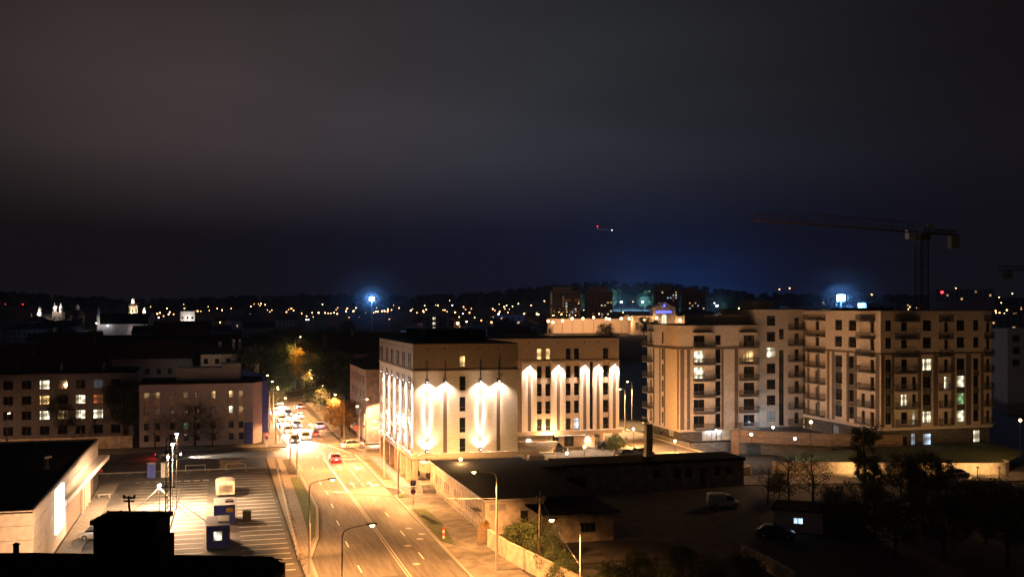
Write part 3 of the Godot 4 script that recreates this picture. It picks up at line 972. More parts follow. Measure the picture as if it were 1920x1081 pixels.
	for r in bl:
		blx.append([r[0] - 0.3, r[1] - 0.4, r[2] - 0.3, r[3] - 0.4])
	shell(base, 26.3, 23.7, 21.9, D - 0.6, 0.4, 5.22, [bwx, blx, [], []], 0.2)
	part("stone_base", base, M.stone_dark, h)
	window(h, Vector3(0.8, 1.0, -1.5), Vector3.RIGHT, [4.5, 0.1, 10.5, 2.0], 0.2, M.lit_dim, 6, 1, null, 0.06, "shop_window")
	window(h, Vector3(0.8, 1.0, -15.0), Vector3.BACK, [4.0, 0.2, 5.2, 2.0], 0.2, M.glass, 1, 1, null, 0.06, "door")
	window(h, Vector3(0.8, 1.0, -15.0), Vector3.BACK, [8.0, 0.6, 10.6, 1.9], 0.2, M.lit_dim, 2, 1)
	for k in 4:
		window(h, Vector3(26.3, 0.4, 23.7), Vector3.RIGHT, bwx[k], 0.2, [M.glass, M.lit_cold, M.lit_cold, M.lit_white][k], [1, 1, 2, 1][k], 2)
	for k in 3:
		window(h, Vector3(26.3, 0.4, 23.7 - (D - 0.6)), Vector3.BACK, blx[k], 0.2, [M.lit_warm, M.lit_faint, M.glass][k], 2, 2)
	balcony(h, Vector3(26.3, 0, 23.7), Vector3.RIGHT, 2.6, 7.3, 1.2, 2.2)
	for x in [6.6, 8.4]:
		var mb := MB.new()
		mb.span(Vector3(x - 0.6, 2.9, -1.3), Vector3(x + 0.6, 3.0, -1.0))
		part("shop_lamp", mb, M.white_lamp, h)
	# annex to the right
	var an := MB.new()
	shell(an, 48.4, 14.0, 7.0, 20.0, 5.6, 16.2)
	lid(an, 48.4, 14.0, 7.0, 20.0, 16.2)
	part("annex_wall", an, M.cream, h)
	var ab := MB.new()
	shell(ab, 48.3, 13.8, 6.9, 19.8, 0.4, 5.6)
	part("annex_base", ab, M.stone_dark, h)

# ---------- low house beside the street, yard buildings, shop, cabins
func make_low_house() -> void:
	var h := thing("low_house", "long single-storey plastered house with flat black roof beside the street", "house", Vector3(29.7, 0, -118.5))
	var L := 32.5
	var wall := MB.new()
	var lw := []
	for x in [28.3, 26.9, 25.4, 22.4, 21.1, 20.1, 16.0, 14.7, 13.4, 9.6, 8.6, 7.6]:
		lw.append([L - x - 0.35 - 0.15, 1.1, L - x + 0.35 + 0.15, 2.75])
	var fw := [[4.2, 1.1, 5.6, 2.6]]
	shell(wall, 0, 0, 7.0, L, 0.0, 3.9, [fw, lw, [], []], 0.07)
	part("wall", wall, M.plaster, h)
	for r in lw:
		window(h, Vector3(0, 0, -L), Vector3.BACK, r, 0.07, M.curtain, 1, 2, M.frame_white, 0.1)
	window(h, Vector3.ZERO, Vector3.RIGHT, fw[0], 0.07, M.glass, 1, 1)
	var sh := MB.new()
	sh.span(Vector3(4.1, 2.62, 0.0), Vector3(5.7, 3.0, 0.16))
	part("shutter_box", sh, M.galv, h)
	var roof := MB.new()
	roof.span(Vector3(-0.25, 3.9, 0.3), Vector3(13.5, 4.02, -L - 0.2))
	part("roof", roof, M.bitumen, h)
	var trim := MB.new()
	trim.span(Vector3(-0.3, 3.82, 0.35), Vector3(-0.2, 4.06, -L - 0.2))
	trim.span(Vector3(-0.2, 3.82, 0.25), Vector3(7.2, 4.06, 0.35))
	part("roof_edge", trim, M.galv, h)
	var plinth := MB.new()
	plinth.span(Vector3(-0.1, 0.0, 0.1), Vector3(0.0, 0.6, -L))
	part("plinth", plinth, M.concrete, h)
	var bw := MB.new()
	shell(bw, 7.0, -10.5, 6.5, L - 10.5, 0, 3.88)
	part("rear_wall", bw, M.plaster_dirty, h)
	var sg := MB.new()
	sg.span(Vector3(0.5, 2.75, 0.0), Vector3(2.4, 3.5, 0.06))
	part("name_board", sg, M.plaster_grey, h)
	var bk := MB.new()
	bk.span(Vector3(-0.9, 2.5, -3.6), Vector3(-0.05, 2.56, -1.4))
	for k in 6:
		bk.span(Vector3(-0.9, 2.56, -3.6 + 0.42 * k), Vector3(-0.86, 3.2, -3.57 + 0.42 * k))
	bk.path([Vector3(-0.85, 2.5, -1.5), Vector3(-0.05, 1.7, -1.5)], 0.03, 0.03)
	part("bracket_shelf", bk, M.dark_metal, h)
	# porch with steps at the hotel end
	var porch := MB.new()
	porch.span(Vector3(-1.3, 2.4, -L + 0.6), Vector3(2.0, 3.7, -L - 2.2))
	part("porch_canopy", porch, M.plaster, h)
	for k in 6:
		var st := MB.new()
		st.span(Vector3(-1.9 , 0.1, -L + 2.0 + 0.33 * k + 1.2), Vector3(-0.15, 1.1 - 0.17 * k, -L + 1.67 + 0.33 * k + 1.2))
		part("step", st, M.concrete, h)
	var pl := MB.new()
	pl.span(Vector3(-1.9, 0.1, -L + 2.85), Vector3(-0.15, 1.1, -L - 1.0))
	part("landing", pl, M.concrete, h)
	# lower annex nearer the yard
	var b := thing("annex_house", "low dirty plaster annex with overhanging dark roof and one wide window", "house", Vector3(34.8, 0, -112.3))
	var aw := MB.new()
	shell(aw, 0, 0, 8.2, 9.0, 0, 3.15, [[[4.2, 1.0, 6.1, 2.1]], [], [], []], 0.18)
	part("wall", aw, M.plaster_dirty, b)
	window(b, Vector3.ZERO, Vector3.RIGHT, [4.2, 1.0, 6.1, 2.1], 0.18, M.glass, 3, 1)
	var ar := MB.new()
	ar.span(Vector3(-0.4, 3.15, 0.5), Vector3(8.9, 3.3, -9.2))
	part("roof", ar, M.bitumen, b)
	var ap := MB.new()
	ap.tube(Vector3(-0.15, 0, 0.2), Vector3(-0.15, 3.1, 0.2), 0.09, 0.09, 8)
	part("drain_pipe", ap, M.galv, b)
	# long yard building
	var y := thing("yard_building", "long stained yard building with black roof, small windows and a tall chimney", "outbuilding", Vector3(34.6, 0, -141.6))
	var yw := MB.new()
	var ops := []
	for x in [[7.8, 0.2, 10.9, 2.2], [25.67, 1.6, 26.83, 2.9], [28.9, 1.4, 30.0, 2.9], [30.65, 1.4, 31.74, 2.9], [33.0, 0.1, 33.9, 2.9], [35.2, 1.6, 36.2, 2.9], [37.0, 1.6, 38.0, 2.9], [12.4, 0.1, 15.6, 2.4], [2.2, 0.3, 5.6, 2.2]]:
		ops.append([x[0], x[1], x[2], x[3]])
	shell(yw, 0, 0, 40.0, 6.5, 0, 3.7, [ops, [], [], []], 0.2)
	part("wall", yw, M.plaster_dirty, y)
	for k in ops.size():
		window(y, Vector3.ZERO, Vector3.RIGHT, ops[k], 0.2, M.black if k in [0, 7, 8] else M.glass, 2, 1, M.wood, 0.08, "door" if k in [0, 4, 7, 8] else "window")
	var yr := MB.new()
	yr.span(Vector3(-0.2, 3.7, 0.4), Vector3(11.8, 3.95, -6.6))
	yr.span(Vector3(12.0, 3.7, 0.25), Vector3(40.2, 4.1, -6.7))
	part("roof", yr, M.bitumen, y)
	var ch := MB.new()
	ch.span(Vector3(26.4, 4.1, -4.2), Vector3(27.4, 8.8, -5.2))
	part("chimney", ch, M.plaster_dirty, y)
	var cb := MB.new()
	cb.span(Vector3(26.3, 4.1, -4.1), Vector3(27.5, 4.5, -5.3))
	part("chimney_base", cb, M.plaster, y)
	var weed := thing("chimney_weed", "small birch sprouts growing from the chimney top", "plant", Vector3(61.3, 8.8, -146.3))
	var ws := MB.new()
	for k in 5:
		ws.path([Vector3(0, 0, 0), Vector3(cos(k * 1.3) * 0.4, 0.3, sin(k * 1.3) * 0.25), Vector3(cos(k * 1.3) * 0.8, 0.7, sin(k * 1.3) * 0.4)], 0.02, 0.01, 4)
	part("stem", ws, M.bark, weed)
	part("foliage", shrub_mesh(8, Vector3(-0.3, 0.5, 0), Vector3(0.9, 0.4, 0.5), 110, 0.14), M.leaf_green, weed)
	# shed with the lit window
	var p := Vector3(62.6, 0, -111.7)
	var s := thing("shed", "small white shed with one lit window standing in the dark yard", "shed", p, -0.63)
	var sw := MB.new()
	shell(sw, 0, 0, 5.6, 6.0, 0, 2.5, [[[2.3, 1.0, 3.4, 1.75]], [], [], []], 0.12)
	part("wall", sw, M.white, s)
	window(s, Vector3.ZERO, Vector3.RIGHT, [2.3, 1.0, 3.4, 1.75], 0.12, M.lit_cold, 2, 1)
	var sr := MB.new()
	sr.span(Vector3(-0.3, 2.5, 0.35), Vector3(10.5, 2.64, -6.3))
	part("roof", sr, M.bitumen, s)
	var s2 := MB.new()
	shell(s2, 5.6, -0.8, 4.6, 5.0, 0, 2.49)
	part("side_wall", s2, M.wood, s)
	# low boundary walls
	wall_run("garden_wall", "long pale rendered boundary wall along the pavement by the bushes", [Vector3(28.5, 0, -112.2), Vector3(28.9, 0, -106), Vector3(30.1, 0, -98.6), Vector3(31.4, 0, -90), Vector3(33.0, 0, -80)], 1.9, 0.25, M.plaster)
	wall_run("yard_wall", "short stained concrete wall in the dark corner of the yard", [at(1392, 1046), at(1440, 1070), at(1490, 1100)], 1.3, 0.3, M.plaster_dirty)
	var gate := thing("yard_gate", "narrow wooden slat gate between the ivy and the wall", "gate", Vector3(28.2, 0, -113.4))
	for k in 8:
		var mb := MB.new()
		mb.span(Vector3(-0.55 , 0.25 + 0.22 * k, -0.05), Vector3(0.6, 0.4 + 0.22 * k, 0.0))
		part("slat", mb, M.wood, gate)
	for x in [-0.6, 0.65]:
		var mb := MB.new()
		mb.span(Vector3(x - 0.06, 0.0, -0.12), Vector3(x + 0.06, 2.1, 0.03))
		part("post", mb, M.wood, gate)
func wall_run(called: String, label: String, pts: Array, height: float, thick: float, m: Material, y0 := 0.0, category := "wall") -> Node3D:
	var o := thing(called, label, category, pts[0] * Vector3(1, 0, 1) + Vector3(0, y0, 0))
	var mb := MB.new()
	var cp := MB.new()
	for k in pts.size() - 1:
		var a: Vector3 = pts[k] - pts[0]
		var b: Vector3 = pts[k + 1] - pts[0]
		a.y = 0
		b.y = 0
		var d := (b - a)
		var l := d.length()
		d = d.normalized()
		var bs := Basis(d, Vector3.UP, d.cross(Vector3.UP))
		mb.box((a + b) * 0.5 + Vector3(0, height * 0.5, 0), Vector3(l + thick * 0.3, height, thick), bs)
		cp.box((a + b) * 0.5 + Vector3(0, height + 0.05, 0), Vector3(l + thick * 0.3, 0.1, thick + 0.12), bs)
	part("wall_body", mb, m, o)
	part("coping", cp, m, o)
	return o
func make_shop() -> void:
	var h := thing("supermarket", "flat-roofed supermarket clad in pale panels with a slanting entrance canopy", "supermarket", Vector3(-16.5, 0, -108.0))
	var L := 56.6
	var body := MB.new()
	shell(body, -60, -0.06, 59.94, L - 0.12, 0.0, 7.0)
	lid(body, -60, -0.06, 59.94, L - 0.12, 6.75)
	part("wall", body, M.clad_brown, h)
	var rf := MB.new()
	lid(rf, -59.9, -0.1, 59.7, L - 0.2, 6.86)
	part("roof", rf, M.bitumen, h)
	var par := MB.new()
	par.span(Vector3(-60, 6.86, 0.02), Vector3(0.02, 7.1, -0.25))
	par.span(Vector3(-0.25, 6.86, -0.25), Vector3(0.02, 7.1, -L))
	par.span(Vector3(-60, 6.86, -L + 0.25), Vector3(-0.25, 7.1, -L))
	part("parapet", par, M.clad, h)
	# cladding panels on the street side and the front, one by one
	for j in 5:
		var y0 := 0.35 + 1.34 * j
		for k in 10:
			var z0 := -0.02 - 5.66 * k
			if z0 < -19.0 and j < 3:
				continue
			var mb := MB.new()
			mb.span(Vector3(-0.06, y0, z0), Vector3(0.02, y0 + 1.3, z0 - 5.62))
			part("panel", mb, M.clad, h)
		for k in 3:
			if j == 0 and k == 1:
				continue
			var mb := MB.new()
			mb.span(Vector3(-3.2 - 3.2 * k + 0.02, y0, -0.06), Vector3(-3.2 * k - 0.02, y0 + 1.3, 0.02))
			part("panel", mb, M.clad, h)
	var can := MB.new()
	can.flat([Vector2(0.03, 19.3 * -1), Vector2(0.5, -19.3), Vector2(1.5, -L - 0.4), Vector2(0.03, -L - 0.4)], 4.1, 4.7)
	part("canopy", can, M.white, h)
	for k in 4:
		var z := -36.0 - 2.6 * k
		var mb := MB.new()
		mb.span(Vector3(0.02, 0.1, z), Vector3(0.3, 4.08, z - 0.45))
		part("pilaster", mb, M.clad, h)
	window(h, Vector3(0.03, 0.1, -L), Vector3.BACK, [0.4, 0.1, 6.0, 3.2], 0.0, M.glass, 4, 1, M.frame, 0.08, "entrance_window")
	window(h, Vector3(0.03, 0.1, -L), Vector3.BACK, [11.0, 0.1, 19.0, 3.4], 0.0, M.glass, 6, 1, M.frame, 0.08, "shop_window")
	window(h, Vector3(0.05, 0.1, 0), Vector3.FORWARD * -1.0, [-10.4, 0.4, -9.4, 3.6], 0.0, M.lit_faint, 1, 1, M.frame_white, 0.08, "door")
	window(h, Vector3(0.05, 0.1, 0), Vector3.FORWARD * -1.0, [-6.6, 0.1, -5.2, 3.8], 0.0, M.lit_faint, 2, 1, M.frame_white, 0.08, "door")
	# light box sign
	var sg := MB.new()
	sg.span(Vector3(0.03, 2.0, -13.6), Vector3(0.3, 6.7, -19.0))
	part("light_box_sign", sg, M.sign_white, h)
	var al := AreaLight3D.new()
	al.name = "sign_light"
	al.area_size = Vector2(5.2, 4.5)
	al.light_color = Color(1.0, 0.93, 0.82)
	al.light_energy = 4.0
	al.shadow_enabled = true
	al.position = Vector3(0.34, 4.4, -16.3)
	al.rotation.y = -PI / 2
	h.add_child(al)
	for p in [[-6.5, -8.0], [-8.0, -24.0], [-11.5, -38.0], [-3.0, -29.0]]:
		var mb := MB.new()
		mb.span(Vector3(p[0] - 0.4, 6.86, p[1] - 0.4), Vector3(p[0] + 0.4, 7.05, p[1] + 0.4))
		mb.tube(Vector3(p[0] - 0.15, 7.05, p[1]), Vector3(p[0] - 0.15, 8.0, p[1]), 0.1, 0.1, 8)
		mb.tube(Vector3(p[0] + 0.15, 7.05, p[1]), Vector3(p[0] + 0.15, 8.2, p[1]), 0.1, 0.1, 8)
		mb.tube(Vector3(p[0] - 0.2, 8.2, p[1]), Vector3(p[0] + 0.6, 8.3, p[1] - 0.2), 0.14, 0.16, 8)
		part("roof_vent", mb, M.galv, h)
	var b := thing("wall_bench", "low pale bench on the pavement by the shop entrance", "bench", Vector3(-14.8, 0.1, -155.5), 0.1)
	var st := MB.new()
	st.span(Vector3(-0.9, 0.38, -0.25), Vector3(0.9, 0.46, 0.25))
	part("seat", st, M.concrete, b)
	for x in [-0.7, 0.7]:
		var lg := MB.new()
		lg.span(Vector3(x - 0.08, 0, -0.22), Vector3(x + 0.08, 0.38, 0.22))
		part("leg", lg, M.concrete, b)
func cabin_trim(c: Node, length: float, top: float) -> void:
	for k in int(length / 0.7):
		for x in [-1.22, 1.22]:
			var rib := MB.new()
			rib.span(Vector3(x - 0.02, 0.15, -0.3 - 0.7 * k), Vector3(x + 0.02, top, -0.36 - 0.7 * k))
			part("rib", rib, M.blue, c)
	var dr := MB.new()
	dr.span(Vector3(1.2, 0.15, -1.0), Vector3(1.245, 2.1, -1.9))
	part("door", dr, M.plaster_grey, c)
	for x in [-1.17, 1.17]:
		var post := MB.new()
		post.span(Vector3(x - 0.05, 0.1, 0.0), Vector3(x + 0.05, top, 0.03))
		part("corner_post", post, M.dark_metal, c)
func make_cabins() -> void:
	var c := thing("site_cabin", "blue site cabin with pale flat roof and a bright lit window", "cabin", Vector3(0.2, 0, -119.4), 0.0)
	var w := MB.new()
	shell(w, -1.2, 0, 2.4, 5.6, 0.1, 2.45, [[[0.65, 0.75, 1.65, 1.85]], [], [], []], 0.06)
	part("wall", w, M.blue, c)
	window(c, Vector3(-1.2, 0.1, 0), Vector3.RIGHT, [0.65, 0.75, 1.65, 1.85], 0.08, M.lit_white, 1, 1, M.frame_white, 0.1)
	var r := MB.new()
	r.span(Vector3(-1.26, 2.45, 0.06), Vector3(1.26, 2.55, -5.66))
	part("roof", r, M.blue_pale, c)
	var rb := MB.new()
	rb.span(Vector3(0.0, 2.55, -1.4), Vector3(1.1, 2.7, -4.8))
	part("roof_boards", rb, M.white, c)
	var f := MB.new()
	f.span(Vector3(-1.2, 0.0, 0), Vector3(1.2, 0.1, -5.6))
	part("skid", f, M.dark_metal, c)
	cabin_trim(c, 5.6, 2.4)
	var d := thing("site_cabin", "blue site cabin with dark roof hatch and yellow notice plate", "cabin", Vector3(0.95, 0, -132.2), 0.0)
	w = MB.new()
	shell(w, -1.2, 0, 2.4, 5.0, 0.1, 2.35)
	part("wall", w, M.blue, d)
	r = MB.new()
	r.span(Vector3(-1.26, 2.35, 0.06), Vector3(1.26, 2.45, -5.06))
	part("roof", r, M.plaster_grey, d)
	rb = MB.new()
	rb.span(Vector3(0.1, 2.45, -1.6), Vector3(1.0, 2.6, -3.6))
	part("roof_hatch", rb, M.dark_metal, d)
	var n := MB.new()
	n.span(Vector3(0.2, 1.55, 0.0), Vector3(1.0, 2.05, 0.04))
	part("notice_plate", n, M.yellow, d)
	f = MB.new()
	f.span(Vector3(-1.2, 0.0, 0), Vector3(1.2, 0.1, -5.0))
	part("skid", f, M.dark_metal, d)
	cabin_trim(d, 5.0, 2.3)
	var t := thing("market_trailer", "white vending trailer with arched roof and slatted front shutter", "trailer", Vector3(1.2, 0, -151.5), 0.0)
	w = MB.new()
	shell(w, -1.25, 0, 2.5, 3.6, 0.4, 1.95)
	part("wall", w, M.plaster_dirty, t)
	r = MB.new()
	for k in 8:
		var a0 := PI * k / 8.0
		var a1 := PI * (k + 1) / 8.0
		r.quad(Vector3(-cos(a0) * 1.3, 1.95 + sin(a0) * 0.4, -3.65), Vector3(-cos(a1) * 1.3, 1.95 + sin(a1) * 0.4, -3.65), Vector3(-cos(a1) * 1.3, 1.95 + sin(a1) * 0.4, 0.05), Vector3(-cos(a0) * 1.3, 1.95 + sin(a0) * 0.4, 0.05))
		r.tri(Vector3(0, 1.95, 0.05), Vector3(-cos(a0) * 1.3, 1.95 + sin(a0) * 0.4, 0.05), Vector3(-cos(a1) * 1.3, 1.95 + sin(a1) * 0.4, 0.05))
	part("roof", r, M.plaster_dirty, t)
	for k in 14:
		var sl := MB.new()
		sl.span(Vector3(-0.85 + 0.13 * k, 0.75, 0.0), Vector3(-0.79 + 0.13 * k, 1.75, 0.05))
		part("slat", sl, M.wood, t)
	for x in [-1.0, 1.0]:
		var wh := MB.new()
		wh.tube(Vector3(x - 0.1, 0.3, -1.8), Vector3(x + 0.1, 0.3, -1.8), 0.3, 0.3, 12)
		part("wheel", wh, M.tyre, t)
	var k2 := thing("litter_container", "small black waste container beside the blue cabin", "container", Vector3(3.6, 0, -134.0))
	w = MB.new()
	w.span(Vector3(-0.5, 0.15, -0.5), Vector3(0.5, 1.2, 0.5))
	part("tub", w, M.black, k2)
	w = MB.new()
	w.span(Vector3(-0.54, 1.2, -0.54), Vector3(0.54, 1.3, 0.54))
	part("lid", w, M.dark_metal, k2)
	for p in [[-9.6, "blue portable toilet cabin standing by the lot kerb", M.blue], [-7.6, "white portable toilet cabin standing by the lot kerb", M.white]]:
		var o := thing("portable_toilet", p[1], "toilet cabin", Vector3(p[0], 0.0, -172.6))
		w = MB.new()
		w.span(Vector3(-0.58, 0.0, -0.58), Vector3(0.58, 2.1, 0.58))
		part("cabin_body", w, p[2], o)
		w = MB.new()
		w.lathe(Vector3(0, 2.1, 0), [[0.78, 0.0], [0.6, 0.18], [0.0, 0.26]], 4)
		part("roof", w, M.white, o)
		w = MB.new()
		w.span(Vector3(-0.4, 0.1, 0.58), Vector3(0.4, 1.95, 0.61))
		part("door", w, p[2], o)
	# barriers at the end of the lot
	var br := thing("barrier_bar", "orange plastic barrier lying along the far kerb of the lot", "barrier", Vector3(-19.5, 0.1, -179.6))
	w = MB.new()
	w.span(Vector3(-2.2, 0.0, -0.2), Vector3(2.2, 0.45, 0.2))
	part("barrier_body", w, M.red, br)
	for p in [[-3.2, 3.4], [3.0, 0.2]]:
		var o := thing("height_frame", "low pale tube frame standing at the end of the lot", "barrier", Vector3(p[0], 0, -177.0), 0.0, "tube frames by the lot kerb")
		w = MB.new()
		w.path([Vector3(-1.5, 0, 0), Vector3(-1.5, 1.0, 0), Vector3(1.5, 1.0, 0), Vector3(1.5, 0, 0)], 0.06, 0.06)
		part("tube", w, M.galv, o)
	var bx := thing("utility_box", "low brown brick utility box beside the lot exit", "utility box", Vector3(2.3, 0.1, -180.6))
	w = MB.new()
	w.span(Vector3(-1.8, 0, -1.5), Vector3(1.8, 1.1, 1.5))
	part("box_body", w, M.brick_wall, bx)
	w = MB.new()
	w.span(Vector3(-1.9, 1.1, -1.6), Vector3(1.9, 1.2, 1.6))
	part("box_lid", w, M.concrete, bx)
func make_foreground_roof() -> void:
	# the near black roof at the bottom of the view
	var b := thing("near_building", "unlit neighbouring building with black roof and a square chimney stack", "building", place(-30.0, 0, 39.5), -HEAD)
	var w := MB.new()
	shell(w, 0, 24.0, 21.6, 24.0, 0, 16.6)
	part("wall", w, M.plaster_dirty, b)
	var r := MB.new()
	r.flat([Vector2(-3, 24.5), Vector2(21.9, 24.5), Vector2(21.9, 1.6), Vector2(21.2, 0.4), Vector2(12, -0.2), Vector2(-3, 0.5)], 16.6, 16.9)
	part("roof", r, M.bitumen, b)
	for k in 16:
		var s := MB.new()
		s.span(Vector3(-2.8, 16.9, 0.9 + 1.4 * k), Vector3(21.7, 16.93, 0.98 + 1.4 * k))
		part("roof_seam", s, M.bitumen, b)
	var c := MB.new()
	c.span(Vector3(15.5, 16.9, 1.0), Vector3(17.65, 18.5, 2.6))
	c.span(Vector3(15.42, 18.5, 0.9), Vector3(17.73, 18.66, 2.7))
	c.span(Vector3(17.65, 16.9, 1.0), Vector3(17.8, 17.9, 2.6))
	part("chimney_stack", c, M.bitumen, b)
	for k in 2:
		var p := MB.new()
		p.tube(Vector3(11.3 + 0.9 * k - 0.3, 16.9, 0.6), Vector3(11.3 + 0.9 * k - 0.3, 17.2 + 0.14 * k, 0.6), 0.11, 0.11, 8)
		p.tube(Vector3(11.3 + 0.9 * k - 0.3, 17.24 + 0.14 * k, 0.6), Vector3(11.3 + 0.9 * k - 0.3, 17.3 + 0.14 * k, 0.6), 0.15, 0.05, 8)
		part("vent_pipe", p, M.black, b)
	var a := thing("roof_antenna", "black lattice antenna mast on the near chimney stack", "antenna", place(-12.2, 18.66, 37.8), -HEAD)
	var m := MB.new()
	for x in [-0.09, 0.09]:
		m.tube(Vector3(x, 0, 0), Vector3(x * 0.7, 2.75, 0), 0.025, 0.02, 5)
	for k in 14:
		m.tube(Vector3(-0.09, 0.2 * k, 0), Vector3(0.09, 0.2 * k + 0.18, 0), 0.012, 0.012, 4)
	for y in [1.0, 1.9]:
		m.tube(Vector3(-0.26, y, 0), Vector3(0.26, y, 0), 0.025, 0.025, 5)
	part("mast", m, M.black, a)
	var a2 := thing("roof_antenna", "short black antenna with two crossbars on the near chimney stack", "antenna", place(-13.55, 18.66, 37.8), -HEAD)
	m = MB.new()
	m.tube(Vector3.ZERO, Vector3(-0.05, 0.68, 0), 0.04, 0.03, 6)
	for y in [0.5, 0.62]:
		m.tube(Vector3(-0.22, y, 0), Vector3(0.15, y, 0), 0.03, 0.03, 5)
	for x in [-0.22, 0.15]:
		m.tube(Vector3(x, 0.6, 0), Vector3(x, 0.72, 0), 0.04, 0.04, 5)
	part("mast", m, M.black, a2)
	var fr := thing("pipe_rack", "small black pipe rack beside the near chimney stack", "rack", place(-13.95, 18.66, 37.4), -HEAD)
	m = MB.new()
	m.span(Vector3(-0.26, 0.0, -0.1), Vector3(0.26, 0.1, 0.1))
	for x in [-0.24, 0.24]:
		m.tube(Vector3(x, 0.1, 0), Vector3(x, 0.25, 0), 0.03, 0.03, 5)
	part("pipe", m, M.black, fr)
func make_left_blocks() -> void:
	# grey office with slit windows
	var h := thing("office_block", "grey plaster office block with tall paired slit windows and dark plinth", "office", Vector3(-13.8, 0, -209.6))
	var w := MB.new()
	var ops := []
	var xs := [0.8, 2.8, 5.4, 7.9, 9.9, 12.8, 16.1, 17.9]
	for x in xs:
		for y in [1.0, 3.2, 6.1, 9.0]:
			ops.append([x, y, x + 0.9, y + 1.3])
	shell(w, 0, 0, 20.6, 16.0, 0, 11.7, [ops, [], [], []], 0.15)
	w.quad(Vector3(20.6, 11.7, 0), Vector3(22.4, 11.7, -3.5), Vector3(22.4, 0, -3.5), Vector3(20.6, 0, 0))
	w.quad(Vector3(22.4, 11.7, -3.5), Vector3(22.4, 11.7, -16), Vector3(22.4, 0, -16), Vector3(22.4, 0, -3.5))
	part("wall", w, M.plaster_pink, h)
	for k in ops.size():
		var p: Material = M.glass
		if k in [23, 27]: p = M.lit_warm
		if k in [26]: p = M.lit_white
		if k in [13]: p = M.lit_green
		if k in [3, 7, 30, 31]: p = M.lit_dim
		window(h, Vector3.ZERO, Vector3.RIGHT, ops[k], 0.15, p, 1, 1)
	for x in xs:
		for y in [[2.32, 3.15], [4.55, 6.05], [7.42, 8.95]]:
			var s := MB.new()
			s.span(Vector3(x, y[0], 0.0), Vector3(x + 0.9, y[1], 0.05))
			part("pale_panel", s, M.plaster, h)
	var pl := MB.new()
	pl.span(Vector3(18.9, 0.0, 0.0), Vector3(20.5, 4.2, 0.05))
	part("plinth", pl, M.blue, h)
	var r := MB.new()
	r.flat([Vector2(-0.2, 0.2), Vector2(20.7, 0.2), Vector2(22.6, -3.5), Vector2(22.6, -16), Vector2(-0.2, -16)], 11.7, 12.0)
	part("roof", r, M.bitumen, h)
	var t := MB.new()
	t.span(Vector3(6.4, 12.0, -5.0), Vector3(18.4, 14.4, -12.0))
	t.span(Vector3(14.8, 14.4, -5.0), Vector3(18.4, 15.2, -12.0))
	part("stair_tower", t, M.plaster_pink, h)
	# long clinic behind
	var c := thing("clinic_block", "long dim four-storey block with several brightly lit windows behind trees", "office", Vector3(-68, 0, -227))
	w = MB.new()
	ops = []
	var lit := {}
	for k in 15:
		for j in 4:
			ops.append([1.5 + 3.3 * k, 1.0 + 3.0 * j, 3.3 + 3.3 * k, 2.75 + 3.0 * j])
	shell(w, 0, 0, 52.0, 14.0, 0, 13.0, [ops, [], [], []], 0.18)
	part("wall", w, M.plaster_grey, c)
	lit = {43: M.lit_white, 42: M.lit_warm, 41: M.lit_white, 45: M.lit_dim, 49: M.lit_white, 50: M.lit_white, 53: M.lit_white, 54: M.lit_orange, 55: M.lit_faint}
	for k in ops.size():
		window(c, Vector3.ZERO, Vector3.RIGHT, ops[k], 0.18, lit.get(k, M.glass), 2, 1)
	r = MB.new()
	r.span(Vector3(-0.3, 13.0, 0.3), Vector3(52.3, 13.5, -14.2))
	part("roof", r, M.bitumen, c)
	for k in 6:
		var v := MB.new()
		v.tube(Vector3(6 + 8.0 * k, 13.5, -4), Vector3(6 + 8.0 * k, 14.5, -4), 0.2, 0.2, 8)
		v.tube(Vector3(6 + 8.0 * k, 14.6, -4), Vector3(6 + 8.0 * k, 14.9, -4), 0.35, 0.1, 8)
		part("roof_vent", v, M.galv, c)
	# blue sheet-roofed building between office and street
	var b := thing("blue_shed", "dark building with blue sheet roof behind the grey office", "building", Vector3(2.0, 0, -228))
	w = MB.new()
	shell(w, 0, 0, 8.5, 24, 0, 10.5)
	part("wall", w, M.blue, b)
	r = MB.new()
	r.quad(Vector3(-0.3, 13.2, -24), Vector3(8.8, 10.6, -24), Vector3(8.8, 10.6, 0.3), Vector3(-0.3, 13.2, 0.3))
	r.tri(Vector3(-0.3, 13.2, 0.3), Vector3(8.8, 10.6, 0.3), Vector3(-0.3, 10.5, 0.3))
	part("roof", r, M.blue, b)
	# pale tenement to the right of the far street
	var g := thing("tenement", "pale plaster four-storey tenement with dark tiled hip roof by the crossing", "house", Vector3(28.2, 0, -208.0))
	w = MB.new()
	ops = []
	for j in 4:
		for k in 3:
			ops.append([3.4 + 5.0 * k, 2.0 + 3.0 * j, 5.8 + 5.0 * k, 3.5 + 3.0 * j])
	var lops := []
	for j in 4:
		for k in 5:
			lops.append([3.0 + 4.6 * k, 2.0 + 3.0 * j, 4.8 + 4.6 * k, 3.6 + 3.0 * j])
	shell(w, 0, 0, 17.0, 26.0, 0, 14.0, [ops, lops, [], []], 0.15)
	part("wall", w, M.plaster, g)
	for k in ops.size():
		window(g, Vector3.ZERO, Vector3.RIGHT, ops[k], 0.15, M.lit_dim if k == 9 else (M.lit_cold if k == 3 else M.glass), 3, 1, M.frame_white)
	for r2 in lops:
		window(g, Vector3(0, 0, -26), Vector3.BACK, r2, 0.15, M.glass, 2, 1, M.frame_white)
	r = MB.new()
	hip(r, -0.5, 0.5, 18.0, 27.0, 14.0, 4.2)
	part("roof", r, M.roof_dark, g)
	wall_run("street_wall", "low stained wall on the far side of the cross street", [Vector3(-48, 0, -208.8), Vector3(-15, 0, -209.0)], 2.3, 0.3, M.plaster_dirty)
